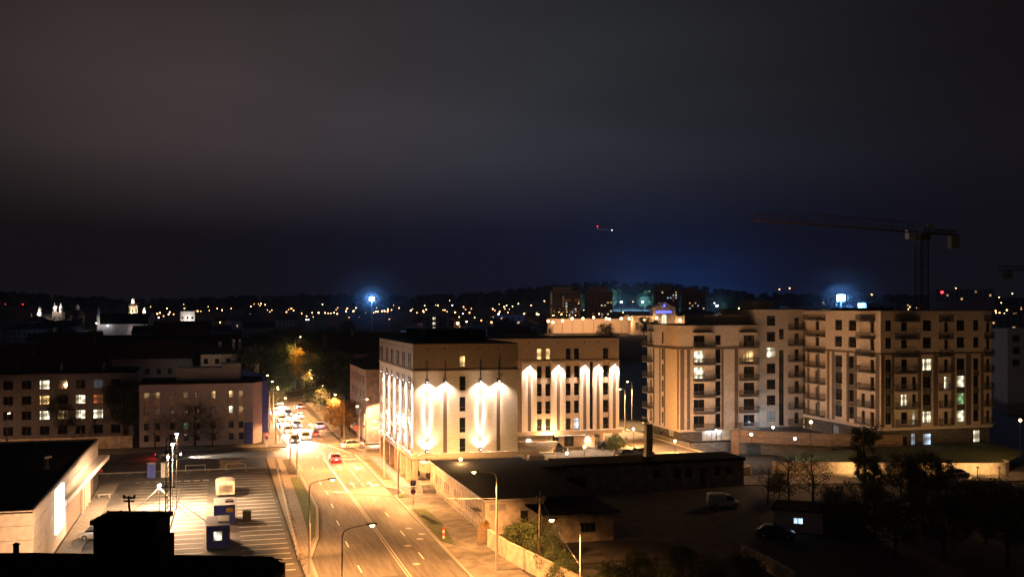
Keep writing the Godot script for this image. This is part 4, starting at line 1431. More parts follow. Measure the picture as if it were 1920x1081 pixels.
func hip(mb: MB, x: float, z: float, w: float, d: float, y: float, rise: float) -> void:
	var a := Vector3(x, y, z)
	var b := Vector3(x + w, y, z)
	var c := Vector3(x + w, y, z - d)
	var e := Vector3(x, y, z - d)
	var r0: Vector3
	var r1: Vector3
	if w > d:
		r0 = Vector3(x + d * 0.5, y + rise, z - d * 0.5)
		r1 = Vector3(x + w - d * 0.5, y + rise, z - d * 0.5)
		mb.quad(r0, r1, b, a); mb.quad(r1, r0, e, c)
		mb.tri(r0, a, e); mb.tri(r1, c, b)
	else:
		r0 = Vector3(x + w * 0.5, y + rise, z - w * 0.5)
		r1 = Vector3(x + w * 0.5, y + rise, z - d + w * 0.5)
		mb.tri(r0, b, a); mb.tri(r1, e, c)
		mb.quad(r1, r0, a, e); mb.quad(r0, r1, c, b)
	under(mb, x, z, w, d, y)
func gable(mb: MB, x: float, z: float, w: float, d: float, y: float, rise: float, along_x := true) -> void:
	if along_x:
		var r0 := Vector3(x, y + rise, z - d * 0.5)
		var r1 := Vector3(x + w, y + rise, z - d * 0.5)
		mb.quad(r0, r1, Vector3(x + w, y, z), Vector3(x, y, z))
		mb.quad(r1, r0, Vector3(x, y, z - d), Vector3(x + w, y, z - d))
		mb.tri(r0, Vector3(x, y, z), Vector3(x, y, z - d))
		mb.tri(r1, Vector3(x + w, y, z - d), Vector3(x + w, y, z))
	else:
		var r0 := Vector3(x + w * 0.5, y + rise, z)
		var r1 := Vector3(x + w * 0.5, y + rise, z - d)
		mb.quad(r1, r0, Vector3(x, y, z), Vector3(x, y, z - d))
		mb.quad(r0, r1, Vector3(x + w, y, z - d), Vector3(x + w, y, z))
		mb.tri(r0, Vector3(x + w, y, z), Vector3(x, y, z))
		mb.tri(r1, Vector3(x, y, z - d), Vector3(x + w, y, z - d))
	under(mb, x, z, w, d, y)
func make_terraces() -> void:
	# terrace and podium in front of the apartment house
	slab("shop_terrace", rect(81.0, 98.0, 173.5, 181.0), -0.03, 1.0, M.paving)
	wall_run("terrace_wall", "grey stone retaining wall along the side street below the apartments", [Vector3(80.8, 0, -196), Vector3(80.8, 0, -173.2), Vector3(92.0, 0, -173.2)], 2.0, 0.35, M.stone_dark)
	slab("podium", [Vector2(91.0, -173), Vector2(98.0, -165), Vector2(108.5, -160), Vector2(108.5, -182), Vector2(98, -181.2), Vector2(98.0, -173.3), Vector2(93, -173.2)], 2.6, 2.9, M.paving)
	wall_run("podium_wall", "long curved brick parapet wall above the garage entrance", [Vector3(88.6, 0, -170.0), Vector3(94.5, 0, -165.2), Vector3(101.0, 0, -160.6), Vector3(107.5, 0, -157.6), Vector3(112, 0, -156.3)], 2.0, 0.35, M.brick_wall, 2.5)
	wall_run("garage_wall", "grey block wall at the back of the garage entrance under the podium", [Vector3(89.5, 0, -173.0), Vector3(96.0, 0, -169.5), Vector3(104, 0, -165)], 2.5, 0.3, M.stone_dark, 0.0)
	wall_run("corner_pier_wall", "brown brick pier at the corner of the podium wall", [Vector3(87.6, 0, -170.7), Vector3(88.6, 0, -170.0)], 4.4, 0.5, M.brick_wall, 0.0)
	# grass bank and its lit curved wall
	var bank := MB.new()
	var top := [Vector3(92, 0.9, -157), Vector3(103, 2.6, -154.8), Vector3(112, 2.6, -152.5), Vector3(122, 2.5, -149.5), Vector3(129, 2.2, -147)]
	var low := [Vector3(84.5, 0.3, -150.6), Vector3(96, 1.75, -146.6), Vector3(106, 1.75, -143.2), Vector3(116, 1.75, -140.2), Vector3(120.2, 1.75, -141.0)]
	for k in 4:
		bank.quad(top[k], top[k + 1], low[k + 1], low[k])
	bank.quad(Vector3(112, 2.6, -158), Vector3(131, 2.4, -158), Vector3(129, 2.2, -147), Vector3(112, 2.6, -152.5))
	bank.quad(Vector3(92, 0.9, -163), Vector3(112, 2.6, -158), Vector3(112, 2.6, -152.5), Vector3(92, 0.9, -157))
	struct("grass_bank", bank, M.grass)
	wall_run("bank_wall", "pale curved retaining wall glowing in lamp light below the grass bank", [Vector3(84.2, 0, -150.4), Vector3(96, 0, -146.4), Vector3(106, 0, -143.0), Vector3(116, 0, -140.0), Vector3(118.6, 0, -139.7), Vector3(120.2, 0, -140.9), Vector3(120.8, 0, -143.0), Vector3(120.6, 0, -146)], 1.8, 0.3, M.plaster)
	# carport of the hotel yard
	var c := thing("carport", "stepped timber carport with slatted lit roof in the hotel yard", "carport", Vector3(45.5, 1.3, -158.5))
	for k in 7:
		var mb := MB.new()
		mb.span(Vector3(0.5 + 0.55 * k, 2.2, -1.9 * k), Vector3(5.2 + 0.75 * k, 2.32, -1.9 * k - 1.2))
		part("roof_slat", mb, M.plaster, c)
	for p in [[0.8, 0], [5.6, 0], [4.6, -12.6], [9.4, -12.6]]:
		var mb := MB.new()
		mb.span(Vector3(p[0] - 0.1, 0, p[1] - 0.6), Vector3(p[0] + 0.1, 2.2, p[1] - 0.4))
		part("post", mb, M.wood, c)
	for x in [0.8, 5.6]:
		var mb := MB.new()
		mb.path([Vector3(x, 2.14, -0.3), Vector3(x + 3.8, 2.14, -12.9)], 0.06, 0.06, 4)
		part("beam", mb, M.wood, c)
	var g := thing("service_hut", "small grey service hut between the carport and the yard building", "hut", Vector3(46.2, 1.3, -152.9 - 1.6))
	var w := MB.new()
	shell(w, 0, 0, 1.8, 2.0, 0, 2.3)
	lid(w, -0.1, 0.1, 2.0, 2.2, 2.32)
	part("wall", w, M.plaster_grey, g)

# ---------- plants
func leaf_cloud(mb: MB, c: Vector3, r: Vector3, count: int, size: float) -> void:
	for k in count:
		var d := Vector3(rng.randfn(), rng.randfn(), rng.randfn()).normalized() * pow(rng.randf(), 0.45)
		var p := c + d * r
		var s := size * rng.randf_range(0.6, 1.3)
		var a := Vector3(rng.randfn(), rng.randfn(), rng.randfn()).normalized()
		var b := a.cross(Vector3(rng.randfn(), rng.randfn(), rng.randfn())).normalized()
		mb.tri(p - a * s, p + b * s * 0.8, p + a * s)
		mb.tri(p - a * s, p + a * s, p - b * s * 0.6)
func shrub_mesh(sd: int, c: Vector3, r: Vector3, count: int, size: float) -> ArrayMesh:
	rng.seed = sd
	var mb := MB.new()
	for k in 7:
		var d := Vector3(rng.randfn(), rng.randfn(), rng.randfn()).normalized() * rng.randf_range(0.2, 0.75)
		leaf_cloud(mb, c + d * r, r * rng.randf_range(0.35, 0.55), count / 7, size)
	return mb.mesh()
func tree_parts(sd: int, height: float, spread: float, leaves: int, leaf: float, low := 0.3) -> Array:
	rng.seed = sd
	var tr := MB.new()
	var cr := MB.new()
	var r0 := height * 0.022 + 0.04
	var pts := [Vector3.ZERO]
	for k in 5:
		pts.append(Vector3(rng.randf_range(-0.2, 0.2) * k * 0.4, height * 0.85 * (k + 1) / 5.0, rng.randf_range(-0.2, 0.2) * k * 0.4))
	tr.path(pts, r0, r0 * 0.2, 7)
	var n := 24
	for k in n:
		var f := lerpf(low, 0.95, float(k) / (n - 1))
		var base: Vector3 = pts[0].lerp(pts[5], f)
		var a := k * 2.4 + rng.randf_range(-0.4, 0.4)
		var reach := spread * sqrt(maxf(0.12, 1.0 - pow((f - 0.5) / 0.55, 2.0))) * rng.randf_range(0.65, 1.1)
		var tip := base + Vector3(cos(a) * reach, height * rng.randf_range(0.06, 0.2), sin(a) * reach)
		var mid := base.lerp(tip, 0.5) + Vector3(0, -height * 0.02, 0)
		tr.path([base, mid, tip], r0 * 0.4 * (1.1 - f), 0.02, 5)
		for j in 3:
			var t2 := mid.lerp(tip, 0.2 + 0.4 * j) + Vector3(rng.randfn(), rng.randfn() * 0.6 + 0.3, rng.randfn()) * spread * 0.2
			tr.path([mid.lerp(tip, 0.3 * j), t2], 0.03, 0.012, 4)
			leaf_cloud(cr, t2, Vector3.ONE * spread * rng.randf_range(0.2, 0.42), leaves / (n * 4), leaf)
		leaf_cloud(cr, tip, Vector3.ONE * spread * rng.randf_range(0.2, 0.4), leaves / (n * 4), leaf)
	return [tr.mesh(), cr.mesh()]
var tree_kinds := {}
func tree(kind: String, label: String, pos: Vector3, turn: float, sc: float, group: String) -> Node3D:
	var q: Array = tree_kinds[kind]
	var o := thing(q[3], label, "tree", pos, turn, group)
	o.scale = Vector3.ONE * sc
	part("trunk", q[0], M.bark, o)
	part("crown", q[1], q[2], o)
	return o
func make_trees() -> void:
	for e in [["broad", 21, 12.0, 4.2, 11000, 0.13, 0.24, M.leaf_dark, "broadleaf_tree"], ["gold", 22, 9.0, 3.2, 9000, 0.11, 0.25, M.leaf_gold, "autumn_tree"], ["thin", 23, 9.0, 2.8, 1500, 0.11, 0.25, M.leaf_green, "thin_tree"], ["bush", 24, 3.2, 1.8, 5200, 0.08, 0.1, M.leaf_green, "bush"], ["poplar", 25, 14.0, 2.4, 9000, 0.13, 0.15, M.leaf_green, "poplar_tree"]]:
		var tp := tree_parts(e[1], e[2], e[3], e[4], e[5], e[6])
		tree_kinds[e[0]] = [tp[0], tp[1], e[7], e[8]]
	# behind the cross street, before the clinic and the office
	for p in [[40, 214, 1.25], [115, 212, 0.8], [232, 213, 1.0], [262, 212, 0.75], [15, 216, 1.0]]:
		tree("broad", "dark leafy tree before the long lit-windowed clinic", ad(p[0], 800, p[1]) * Vector3(1, 0, 1), p[0] * 0.1, p[2], "trees before the clinic")
	for p in [[365, 199, 1.0], [320, 200, 0.8], [398, 197, 0.75], [290, 199, 0.65]]:
		tree("thin", "thin half-bare tree before the grey slit-windowed office", ad(p[0], 800, p[1]) * Vector3(1, 0, 1), p[0] * 0.1, p[2], "trees before the office")
	# along the far street
	for p in [[620, 238, 1.25], [640, 262, 1.3], [600, 300, 1.2], [628, 285, 1.2]]:
		tree("broad", "tall dark street tree on the tenement side of the far street", ad(p[0], 800, p[1]) * Vector3(1, 0, 1), p[0] * 0.1, p[2], "trees along the far street")
	for p in [[640, 214, 0.85], [655, 224, 0.7], [560, 345, 1.3], [575, 352, 1.2]]:
		tree("gold", "golden autumn tree glowing under the far street lamps", ad(p[0], 800, p[1]) * Vector3(1, 0, 1), p[0] * 0.1, p[2], "autumn trees by the far street")
	for p in [[475, 300, 1.3], [500, 330, 1.5], [530, 360, 1.6], [520, 290, 1.0], [590, 375, 1.5], [485, 350, 1.5], [548, 390, 1.6], [610, 380, 1.5], [510, 262, 0.75]]:
		tree("broad", "large dark tree in the grove behind the blue-roofed building", ad(p[0], 800, p[1]) * Vector3(1, 0, 1), p[0] * 0.1, p[2], "grove behind the blue roof")
	# yard on the right
	for p in [[1480, 137, 0.85], [1525, 140, 0.8], [1440, 141, 0.6]]:
		tree("thin", "bare twiggy tree before the lit curved bank wall", ad(p[0], 900, p[1]) * Vector3(1, 0, 1), p[0] * 0.1, p[2], "twiggy trees before the bank wall")
	for p in [[1622, 140, 0.8], [1640, 134, 0.5]]:
		tree("poplar", "tall narrow tree standing before the apartment house corner", ad(p[0], 900, p[1]) * Vector3(1, 0, 1), p[0] * 0.1, p[2], "tall trees before the apartments")
	for p in [[1690, 143, 0.55], [1735, 141, 0.6], [1762, 143, 0.5], [1590, 118, 0.48], [1680, 112, 0.55], [1770, 110, 0.6], [1850, 118, 0.6], [1730, 125, 0.5], [1640, 120, 0.5], [1800, 128, 0.45], [1890, 108, 0.7], [1560, 128, 0.4]]:
		tree("broad", "dark unlit tree crowding the yard in front of the bank wall", ad(p[0], 950, p[1]) * Vector3(1, 0, 1), p[0] * 0.1, p[2], "dark trees in the yard")
	for p in [[1462, 146, 1.1], [1452, 147, 0.8]]:
		tree("gold", "bright golden bush in lamp light at the start of bank wall", ad(p[0], 880, p[1]) * Vector3(1, 0, 1), p[0] * 0.1, p[2] * 0.35, "golden bushes by the bank wall")
	for p in [[968, 115, 0.8], [985, 112.5, 1.1], [1003, 111, 1.2], [1024, 107, 0.95], [1040, 103, 0.85], [1056, 99, 0.8], [1030, 112, 0.7]]:
		tree("bush", "lamp-lit leafy bush behind the pale boundary wall", ad(p[0], 1040, p[1]) * Vector3(1, 0, 1), p[0] * 0.1, p[2], "bushes behind the boundary wall")
	for p in [[1150, 98, 0.8], [1200, 100, 0.9], [1280, 105, 0.8], [1330, 95, 1.1], [1260, 92, 1.0], [1110, 93, 0.8], [1400, 100, 0.9]]:
		tree("bush", "dim low bush growing in the dark yard", ad(p[0], 1040, p[1]) * Vector3(1, 0, 1), p[0] * 0.1, p[2], "bushes in the dark yard")
	tree("bush", "round green bush in the hotel yard beside the parked cars", Vector3(66.5, 1.3, -172.5), 0.3, 0.85, "")
	var iv := thing("ivy_mound", "rust and green ivy mound hanging over the gate post", "plant", Vector3(28.6, 0, -114.6))
	part("foliage", shrub_mesh(31, Vector3(0, 1.4, 0), Vector3(0.9, 1.5, 1.0), 1500, 0.1), M.leaf_gold, iv)
	var st := MB.new()
	st.tube(Vector3.ZERO, Vector3(0.1, 1.8, 0), 0.08, 0.04, 6)
	part("stem", st, M.bark, iv)

# ---------- street lamps and signs
func street_lamp(label: String, pos: Vector3, turn: float, height: float, reach: float, energy: float, group := "street lamps along the main road", col := Color(1.0, 0.68, 0.38), sleeve := 0.55, bowl: Material = null, called := "street_lamp", tilt := 0.2) -> Node3D:
	var lobes := group.begins_with("street lamps")
	var o := thing(called, label, "street lamp", pos, turn, group)
	var mb := MB.new()
	mb.tube(Vector3.ZERO, Vector3(0, height * sleeve, 0), 0.13, 0.12, 10)
	mb.tube(Vector3(0, height * sleeve, 0), Vector3(0, height - 0.6, 0), 0.08, 0.05, 8)
	part("pole", mb, M.galv, o)
	var arm := MB.new()
	arm.path([Vector3(0, height - 0.6, 0), Vector3(reach * 0.08, height - 0.2, 0), Vector3(reach * 0.35, height, 0), Vector3(reach, height + 0.15, 0)], 0.05, 0.035, 6)
	part("arm", arm, M.galv, o)
	var hd := MB.new()
	hd.box(Vector3(reach + 0.3, height + 0.16, 0), Vector3(0.75, 0.12, 0.3))
	var head := part("lamp_head", hd, M.dark_metal, o)
	var b := MB.new()
	b.lathe(Vector3(reach + 0.36, height + 0.1, 0), [[0.0, -0.2], [0.13, -0.16], [0.2, -0.04], [0.2, 0.0], [0.0, 0.001]], 12)
	part("lamp_bowl", b, bowl if bowl else M.sodium, head)
	spot(o, Vector3(reach + 0.36, height - 0.14, 0), Vector3(tilt, -1, 0), col, energy * (0.62 if lobes else 1.0), 62.0, 0.35, 0.12)
	if lobes:
		for s in [-1.0, 1.0]:
			spot(o, Vector3(reach + 0.36, height - 0.14, 0.05 * s), Vector3(tilt, -1, 1.75 * s), col, energy * 1.5, 24.0, 1.0, 0.12)
	return o
func globe_lamp(label: String, pos: Vector3, height: float, energy: float, group: String, col := Color(1.0, 0.74, 0.4), bowl: Material = null, shaded := false) -> Node3D:
	var o := thing("post_lamp", label, "street lamp", pos, 0.0, group)
	var mb := MB.new()
	mb.tube(Vector3.ZERO, Vector3(0, height, 0), 0.06, 0.045, 8)
	part("pole", mb, M.dark_metal, o)
	var g := MB.new()
	g.lathe(Vector3(0, height, 0), [[0.0, 0.0], [0.16, 0.05], [0.22, 0.2], [0.16, 0.36], [0.0, 0.42]], 12)
	part("lamp_globe", g, bowl if bowl else M.sodium, o)
	if shaded:
		var hood := MB.new()
		hood.lathe(Vector3(0, height + 0.3, 0), [[0.3, 0.0], [0.2, 0.14], [0.0, 0.2]], 12)
		part("lamp_hood", hood, M.dark_metal, o)
		spot(o, Vector3(0, height - 0.02, 0), Vector3(0, -1, 0.001), col, energy, 85.0, 0.3, 0.15)
	else:
		omni(o, Vector3(0, height + 0.21, 0), col, energy, 0.15)
	return o
func make_lamps() -> void:
	# main road, left side: arms reach right over the lanes
	var E := 240.0
	street_lamp("tall lamp pole on the lot-side pavement reaching over the road beside blue cabins", Vector3(8.7, 0.1, -105.0), 0.25, 9.0, 2.0, E, "street lamps along the main road", Color(1.0, 0.68, 0.38), 0.55, null, "street_lamp", 0.36)
	street_lamp("lamp pole on the lot-side pavement close to the near black roof", Vector3(9.2, 0.1, -81.3), 0.15, 9.2, 2.0, E, "street lamps along the main road", Color(1.0, 0.68, 0.38), 0.55, null, "street_lamp", 0.36)
	street_lamp("lamp pole on the lot-side verge across from the hotel", Vector3(11.7, 0.15, -162.8), 0.1, 8.3, 1.6, E * 0.7, "street lamps along the main road", Color(1.0, 0.68, 0.38), 0.55, null, "street_lamp", 0.36)
	street_lamp("lamp pole on the lot-side kerb at the crossing corner", Vector3(11.9, 0.15, -181.0), 0.1, 8.3, 1.4, E * 0.7, "street lamps along the main road", Color(1.0, 0.68, 0.38), 0.55, null, "street_lamp", 0.36)
	# right side: arms reach left
	street_lamp("lamp pole on the hotel-side pavement before the low house's gable", Vector3(26.7, 0.1, -101.9), PI - 0.1, 9.7, 1.9, E, "street lamps along the main road", Color(1.0, 0.68, 0.38), 0.55, null, "street_lamp", -0.12)
	street_lamp("lamp pole on the hotel-side pavement before the annex window", Vector3(26.9, 0.1, -77.3), PI - 0.1, 9.7, 1.9, E, "street lamps along the main road", Color(1.0, 0.68, 0.38), 0.55, null, "street_lamp", -0.12)
	street_lamp("lamp pole on the small grass island before the hotel", Vector3(24.3, 0.15, -146.6), PI, 8.6, 1.0, E * 1.1, "street lamps along the main road", Color(1.0, 0.68, 0.38), 0.55, null, "street_lamp", -0.35)
	street_lamp("lamp pole on the hotel's grass strip", Vector3(24.7, 0.15, -162.0), PI, 8.6, 1.0, E * 0.8)
	street_lamp("lamp pole at the hotel corner by the crossing", Vector3(25.2, 0.12, -187.5), PI, 8.6, 1.0, E * 0.9)
	street_lamp("lamp pole beside the boundary wall's near end", Vector3(26.8, 0.1, -52.0), PI, 9.7, 1.9, E * 0.8)
	street_lamp("added lamp pole at the crossing corner to brighten the pale tenement front", Vector3(26.3, 0.12, -203.6), 0.25, 8.4, 1.2, 110.0, "", Color(1.0, 0.72, 0.5), 0.55, null, "street_lamp", 0.5)  # lamp put in to brighten the dim tenement front
	# beyond the crossing
	var g := "street lamps beyond the crossing"
	for p in [[11.0, 208.5, 0.0, 0.6], [10.9, 232, 0.0, 0.6], [10.9, 256, 0.0, 0.6], [10.9, 280, 0.0, 0.7], [24.6, 214, PI, 0.6], [24.6, 240, PI, 0.6], [24.4, 266, PI, 0.6], [27.0, 300, PI, 0.8]]:
		street_lamp("lamp pole lighting the far street beyond the crossing", Vector3(p[0], 0.1, -p[1]), p[2], 8.6, 1.4, E * p[3], g)
	street_lamp("tall lamp glowing yellow among the leaves where the far street bends", ad(553, 737, 346) * Vector3(1, 0, 1), 0.6, 16.5, 1.8, 330.0, g, Color(1.0, 0.74, 0.3))
	for p in [[512, 726, 236], [571, 698, 370], [581, 704, 350]]:
		var q := ad(p[0], p[1], p[2])
		street_lamp("lamp showing through the trees beside the far street", q * Vector3(1, 0, 1), 0.0, q.y, 0.6, 60.0, "lamps among the far trees")
	# cross street and lot
	for p in [[-33.0, 190.0], [-62.0, 190.0]]:
		street_lamp("lamp pole along the dim cross street behind the lot", Vector3(p[0], 0.1, -p[1]), -PI / 2 * -1.0, 8.5, 1.4, 55.0, "lamps on the cross street", Color(1.0, 0.72, 0.5), 0.55, null, "street_lamp", 0.8)
	for p in [[331, 816, 9.5, "tall slim lamp post in the lot rising beside the antenna"], [323, 836, 8.0, "slim lamp post in the lot just behind the tallest post"], [314, 859, 6.5, "shorter slim lamp post before the portable toilets"]]:
		var d: float = (EYE - p[2]) * FOCAL / (p[1] - HORIZON)
		globe_lamp(p[3], ad(p[0], p[1], d) * Vector3(1, 0, 1), p[2], 230.0, "lamp posts in the lot", Color(1.0, 0.8, 0.6), M.white_lamp, true)
	var mk := globe_lamp("bright white lamp mast with slanting stays in the middle of the lot", ad(298, 912, 127) * Vector3(1, 0, 1), 4.7, 220.0, "", Color(1.0, 0.76, 0.56), M.white_lamp, true)
	for x in [[-4.5, 0.6], [3.4, 1.2], [5.5, 0.4]]:
		var w := MB.new()
		w.tube(Vector3(0, 4.6, 0), Vector3(x[0], x[1], 1.0), 0.05, 0.05, 5)
		part("stay", w, M.white, mk)
	for x in [-8.0, 0.0]:  # unseen lamps added to brighten the near rows of the lot
		globe_lamp("added lamp post hidden behind the near black roof to brighten the lot rows", Vector3(x, 0, -91.0), 4.7, 190.0, "added lamp posts hidden behind the near roof", Color(1.0, 0.75, 0.54), M.white_lamp, true)
	var fl := thing("wall_floodlight", "added floodlight hidden behind the near black roof to brighten the supermarket", "floodlight", Vector3(-9.0, 0, -96.0), 0.0)  # unseen helper light, added to brighten the supermarket front
	var fm := MB.new()
	fm.tube(Vector3.ZERO, Vector3(0, 4.6, 0), 0.07, 0.05, 8)
	part("pole", fm, M.dark_metal, fl)
	fm = MB.new()
	fm.box(Vector3(-0.1, 4.7, -0.1), Vector3(0.4, 0.3, 0.4))
	part("flood_lamp", fm, M.white_lamp, fl)
	spot(fl, Vector3(-0.35, 4.7, -0.35), Vector3(-0.62, -0.08, -1), Color(1.0, 0.76, 0.55), 130.0, 50.0, 0.6, 0.15)
	var lp := thing("leaning_pole", "pale pole leaning across the lot's parking rows", "pole", ad(316, 960, 123) * Vector3(1, 0, 1))
	var mb := MB.new()
	mb.tube(Vector3(0, 0, 0), Vector3(1.4, 5.2, -0.6), 0.09, 0.06, 8)
	part("pole_shaft", mb, M.white, lp)
	# hotel front and yard
	globe_lamp("yellow lamp post standing close to the hotel's front ledge", ad(863.5, 861, 151.5) * Vector3(1, 0, 1), 4.3, 30.0, "", Color(1.0, 0.76, 0.45))
	for p in [[1063, 852, 5.0, 165.0], [1096, 840, 5.2, 170.0], [1030, 815, 5.6, 184.0]]:
		var q := ad(p[0], p[1], p[3])
		globe_lamp("yellow post lamp in the hotel yard beside the carport", Vector3(q.x, 1.3, q.z), q.y - 1.3, 16.0, "post lamps in the hotel yard", Color(1.0, 0.76, 0.5))
	var q2 := ad(1188, 806, 190.0)
	globe_lamp("yellow post lamp by the side street beside the round bush", Vector3(q2.x, 1.26, q2.z), q2.y - 1.26, 60.0, "", Color(1.0, 0.7, 0.4))
	var q3 := ad(1266, 829, 181.0)
	globe_lamp("yellow post lamp before the grey terrace wall", Vector3(q3.x, 0, q3.z), q3.y, 60.0, "", Color(1.0, 0.7, 0.4))
	street_lamp("curved lamp pole on the side street beyond the hotel wing", ad(1172, 732, 214) * Vector3(1, 0, 1) + Vector3(0, 1.26, 0), PI, 8.4, 0.7, 200.0, "", Color(1.0, 0.76, 0.5))
	street_lamp("lamp pole further up the side street behind the hotel wing", ad(1185, 760, 236) * Vector3(1, 0, 1) + Vector3(0, 1.26, 0), PI, 8.4, 0.7, 200.0, "", Color(1.0, 0.76, 0.5))
	# podium
	var cw := Color(0.85, 0.93, 1.0)
	for p in [[1343, 807, 188.0, 4.5, "cold white lamp at the shop terrace end by the brick parapet"], [1450, 801, 197.0, 2.6, "brightest cold white lamp on the apartment podium by the stair glazing"], [1409, 814, 180.0, 2.5, "small white globe lamp on the podium parapet before the flats"], [1491, 822, 175.0, 2.5, "small white globe lamp on the podium beside the tall narrow trees"]]:
		var q := ad(p[0], p[1], p[2])
		var y0 := 1.0 if p[2] == 188.0 else 2.9
		globe_lamp(p[4], Vector3(q.x, y0, q.z), q.y - y0 - 0.2, p[3], "", cw, M.white_lamp)
	var qa := ad(1521, 791, 160)
	globe_lamp("lamp post behind the twiggy trees below the podium", Vector3(qa.x, 0, qa.z), qa.y - 0.2, 17.0, "", Color(1.0, 0.72, 0.45))
	for p in [[95.0, 143.4], [97.6, 142.4], [108.5, 138.9], [112.0, 137.8], [115.2, 136.9]]:
		var gl := thing("garden_lamp", "low hooded lamp in the lane aimed at the curved bank wall", "garden lamp", Vector3(p[0], 0.1, -p[1]), 0.0, "garden lamps along the lane")
		var gm := MB.new()
		gm.tube(Vector3.ZERO, Vector3(0, 1.5, 0), 0.06, 0.05, 8)
		part("pole", gm, M.dark_metal, gl)
		gm = MB.new()
		gm.box(Vector3(0, 1.6, 0.05), Vector3(0.34, 0.24, 0.2))
		part("lamp_hood", gm, M.dark_metal, gl)
		gm = MB.new()
		gm.box(Vector3(0, 1.58, -0.07), Vector3(0.28, 0.16, 0.03))
		part("lamp_lens", gm, M.sodium, gl)
		spot(gl, Vector3(0, 1.58, -0.12), Vector3(0.0, -0.45, -1), Color(1.0, 0.76, 0.46), 6.0, 62.0, 0.5, 0.1)
	var ql := ad(1914, 790, 166)
	globe_lamp("warm post lamp before the apartment annex", Vector3(ql.x, 2.4, ql.z), ql.y - 2.4, 9.0, "", Color(1.0, 0.74, 0.5))
func disc(mb: MB, c: Vector3, r: float) -> void:
	mb.tube(c + Vector3(0, 0, -0.012), c + Vector3(0, 0, 0.012), r, r, 20)
func make_signs() -> void:
	var p := thing("parking_sign", "post with a blue parking sign above a round no-stopping sign", "road sign", Vector3(24.3, 0.12, -134.9), -0.15)
	var mb := MB.new()
	mb.tube(Vector3.ZERO, Vector3(0, 3.9, 0), 0.045, 0.045, 8)
	part("post", mb, M.galv, p)
	mb = MB.new()
	mb.span(Vector3(-0.34, 3.15, 0.05), Vector3(0.34, 3.85, 0.08))
	var plate := part("blue_plate", mb, M.blue, p)
	var tm := TextMesh.new()
	tm.text = "P"
	tm.font_size = 64
	tm.pixel_size = 0.01
	tm.depth = 0.02
	var f := SystemFont.new()
	f.font_names = ["Droid Sans"]
	tm.font = f
	part("letter", tm, M.white, plate, Vector3(0, 3.5, 0.095))
	mb = MB.new()
	mb.span(Vector3(-0.3, 2.8, 0.05), Vector3(0.3, 3.05, 0.07))
	part("small_plate", mb, M.white, p)
	mb = MB.new()
	disc(mb, Vector3(0, 2.4, 0.07), 0.34)
	part("red_ring", mb, M.red, p)
	mb = MB.new()
	disc(mb, Vector3(0, 2.4, 0.085), 0.26)
	part("blue_disc", mb, M.blue, p)
	mb = MB.new()
	mb.box(Vector3(0, 2.4, 0.11), Vector3(0.55, 0.07, 0.01), Basis(Vector3(0, 0, 1), PI / 4))
	mb.box(Vector3(0, 2.4, 0.125), Vector3(0.55, 0.07, 0.01), Basis(Vector3(0, 0, 1), -PI / 4))
	part("red_cross", mb, M.red, p)
	var b := thing("striped_bollard", "red and white striped marker post on the grass verge", "bollard", Vector3(24.6, 0.15, -117.4))
	for k in 4:
		mb = MB.new()
		mb.tube(Vector3(0, 0.32 * k, 0), Vector3(0, 0.32 * k + 0.32, 0), 0.11, 0.11, 10)
		part("stripe", mb, M.white if k % 2 == 0 else M.red, b)
	# traffic lights at the crossing
	for e in [[Vector3(8.5, 0.12, -190.2), "traffic light showing red at the corner of the office block", 3.6, -0.2], [Vector3(11.9, 0.12, -212.6), "traffic light showing red on the far kerb by the blue shed", 2.9, 0.0], [Vector3(24.6, 0.15, -183.8), "traffic light showing red on the grass strip end by the hotel", 3.2, 0.0], [Vector3(27.5, 0.12, -206.6), "traffic light showing red before the pale tenement", 3.2, 0.3]]:
		var t := thing("traffic_light", e[1], "traffic light", e[0], e[3])
		mb = MB.new()
		mb.tube(Vector3.ZERO, Vector3(0, e[2] + 0.6, 0), 0.06, 0.05, 8)
		part("post", mb, M.galv, t)
		mb = MB.new()
		mb.span(Vector3(-0.17, e[2] - 0.5, 0.06), Vector3(0.17, e[2] + 0.5, 0.3))
		var box := part("signal_box", mb, M.black, t)
		for k in 3:
			mb = MB.new()
			mb.tube(Vector3(0, e[2] + 0.3 - 0.3 * k, 0.3), Vector3(0, e[2] + 0.3 - 0.3 * k, 0.32), 0.12, 0.12, 12)
			part("signal_light", mb, M.red_lamp if k == 0 else M.dark_metal, box)
		omni(t, Vector3(0, e[2] + 0.3, 0.45), Color(1.0, 0.12, 0.12), 0.8, 0.1)
	# round signs further off
	for e in [[Vector3(26.2, 0.12, -206.5), "round pink-red sign on a post before the tenement tree", M.red], [Vector3(75.0, 1.26, -208), "round white sign on a post in the side street", M.white], [Vector3(71.2, 1.3, -193), "round blue sign on a post at the hotel yard exit", M.blue]]:
		var s := thing("round_sign", e[1], "road sign", e[0])
		mb = MB.new()
		mb.tube(Vector3.ZERO, Vector3(0, 3.0, 0), 0.04, 0.04, 6)
		part("post", mb, M.galv, s)
		mb = MB.new()
		disc(mb, Vector3(0, 2.75, 0.05), 0.4)
		part("plate", mb, e[2], s)
	# lot fence of posts and wires along the pavement
	var fe := thing("lot_fence", "low metal fence of thin posts and rails along the parking lot", "fence", Vector3(8.15, 0, -112))
	for k in 33:
		mb = MB.new()
		mb.tube(Vector3(0.05 * k * 0.9, 0, -2.4 * k), Vector3(0.05 * k * 0.9, 1.15, -2.4 * k), 0.04, 0.035, 5)
		part("post", mb, M.galv, fe)
	for y in [0.45, 1.1]:
		mb = MB.new()
		mb.tube(Vector3(0, y, 0), Vector3(0.05 * 32 * 0.9, y, -2.4 * 32), 0.02, 0.02, 4)
		part("rail", mb, M.galv, fe)
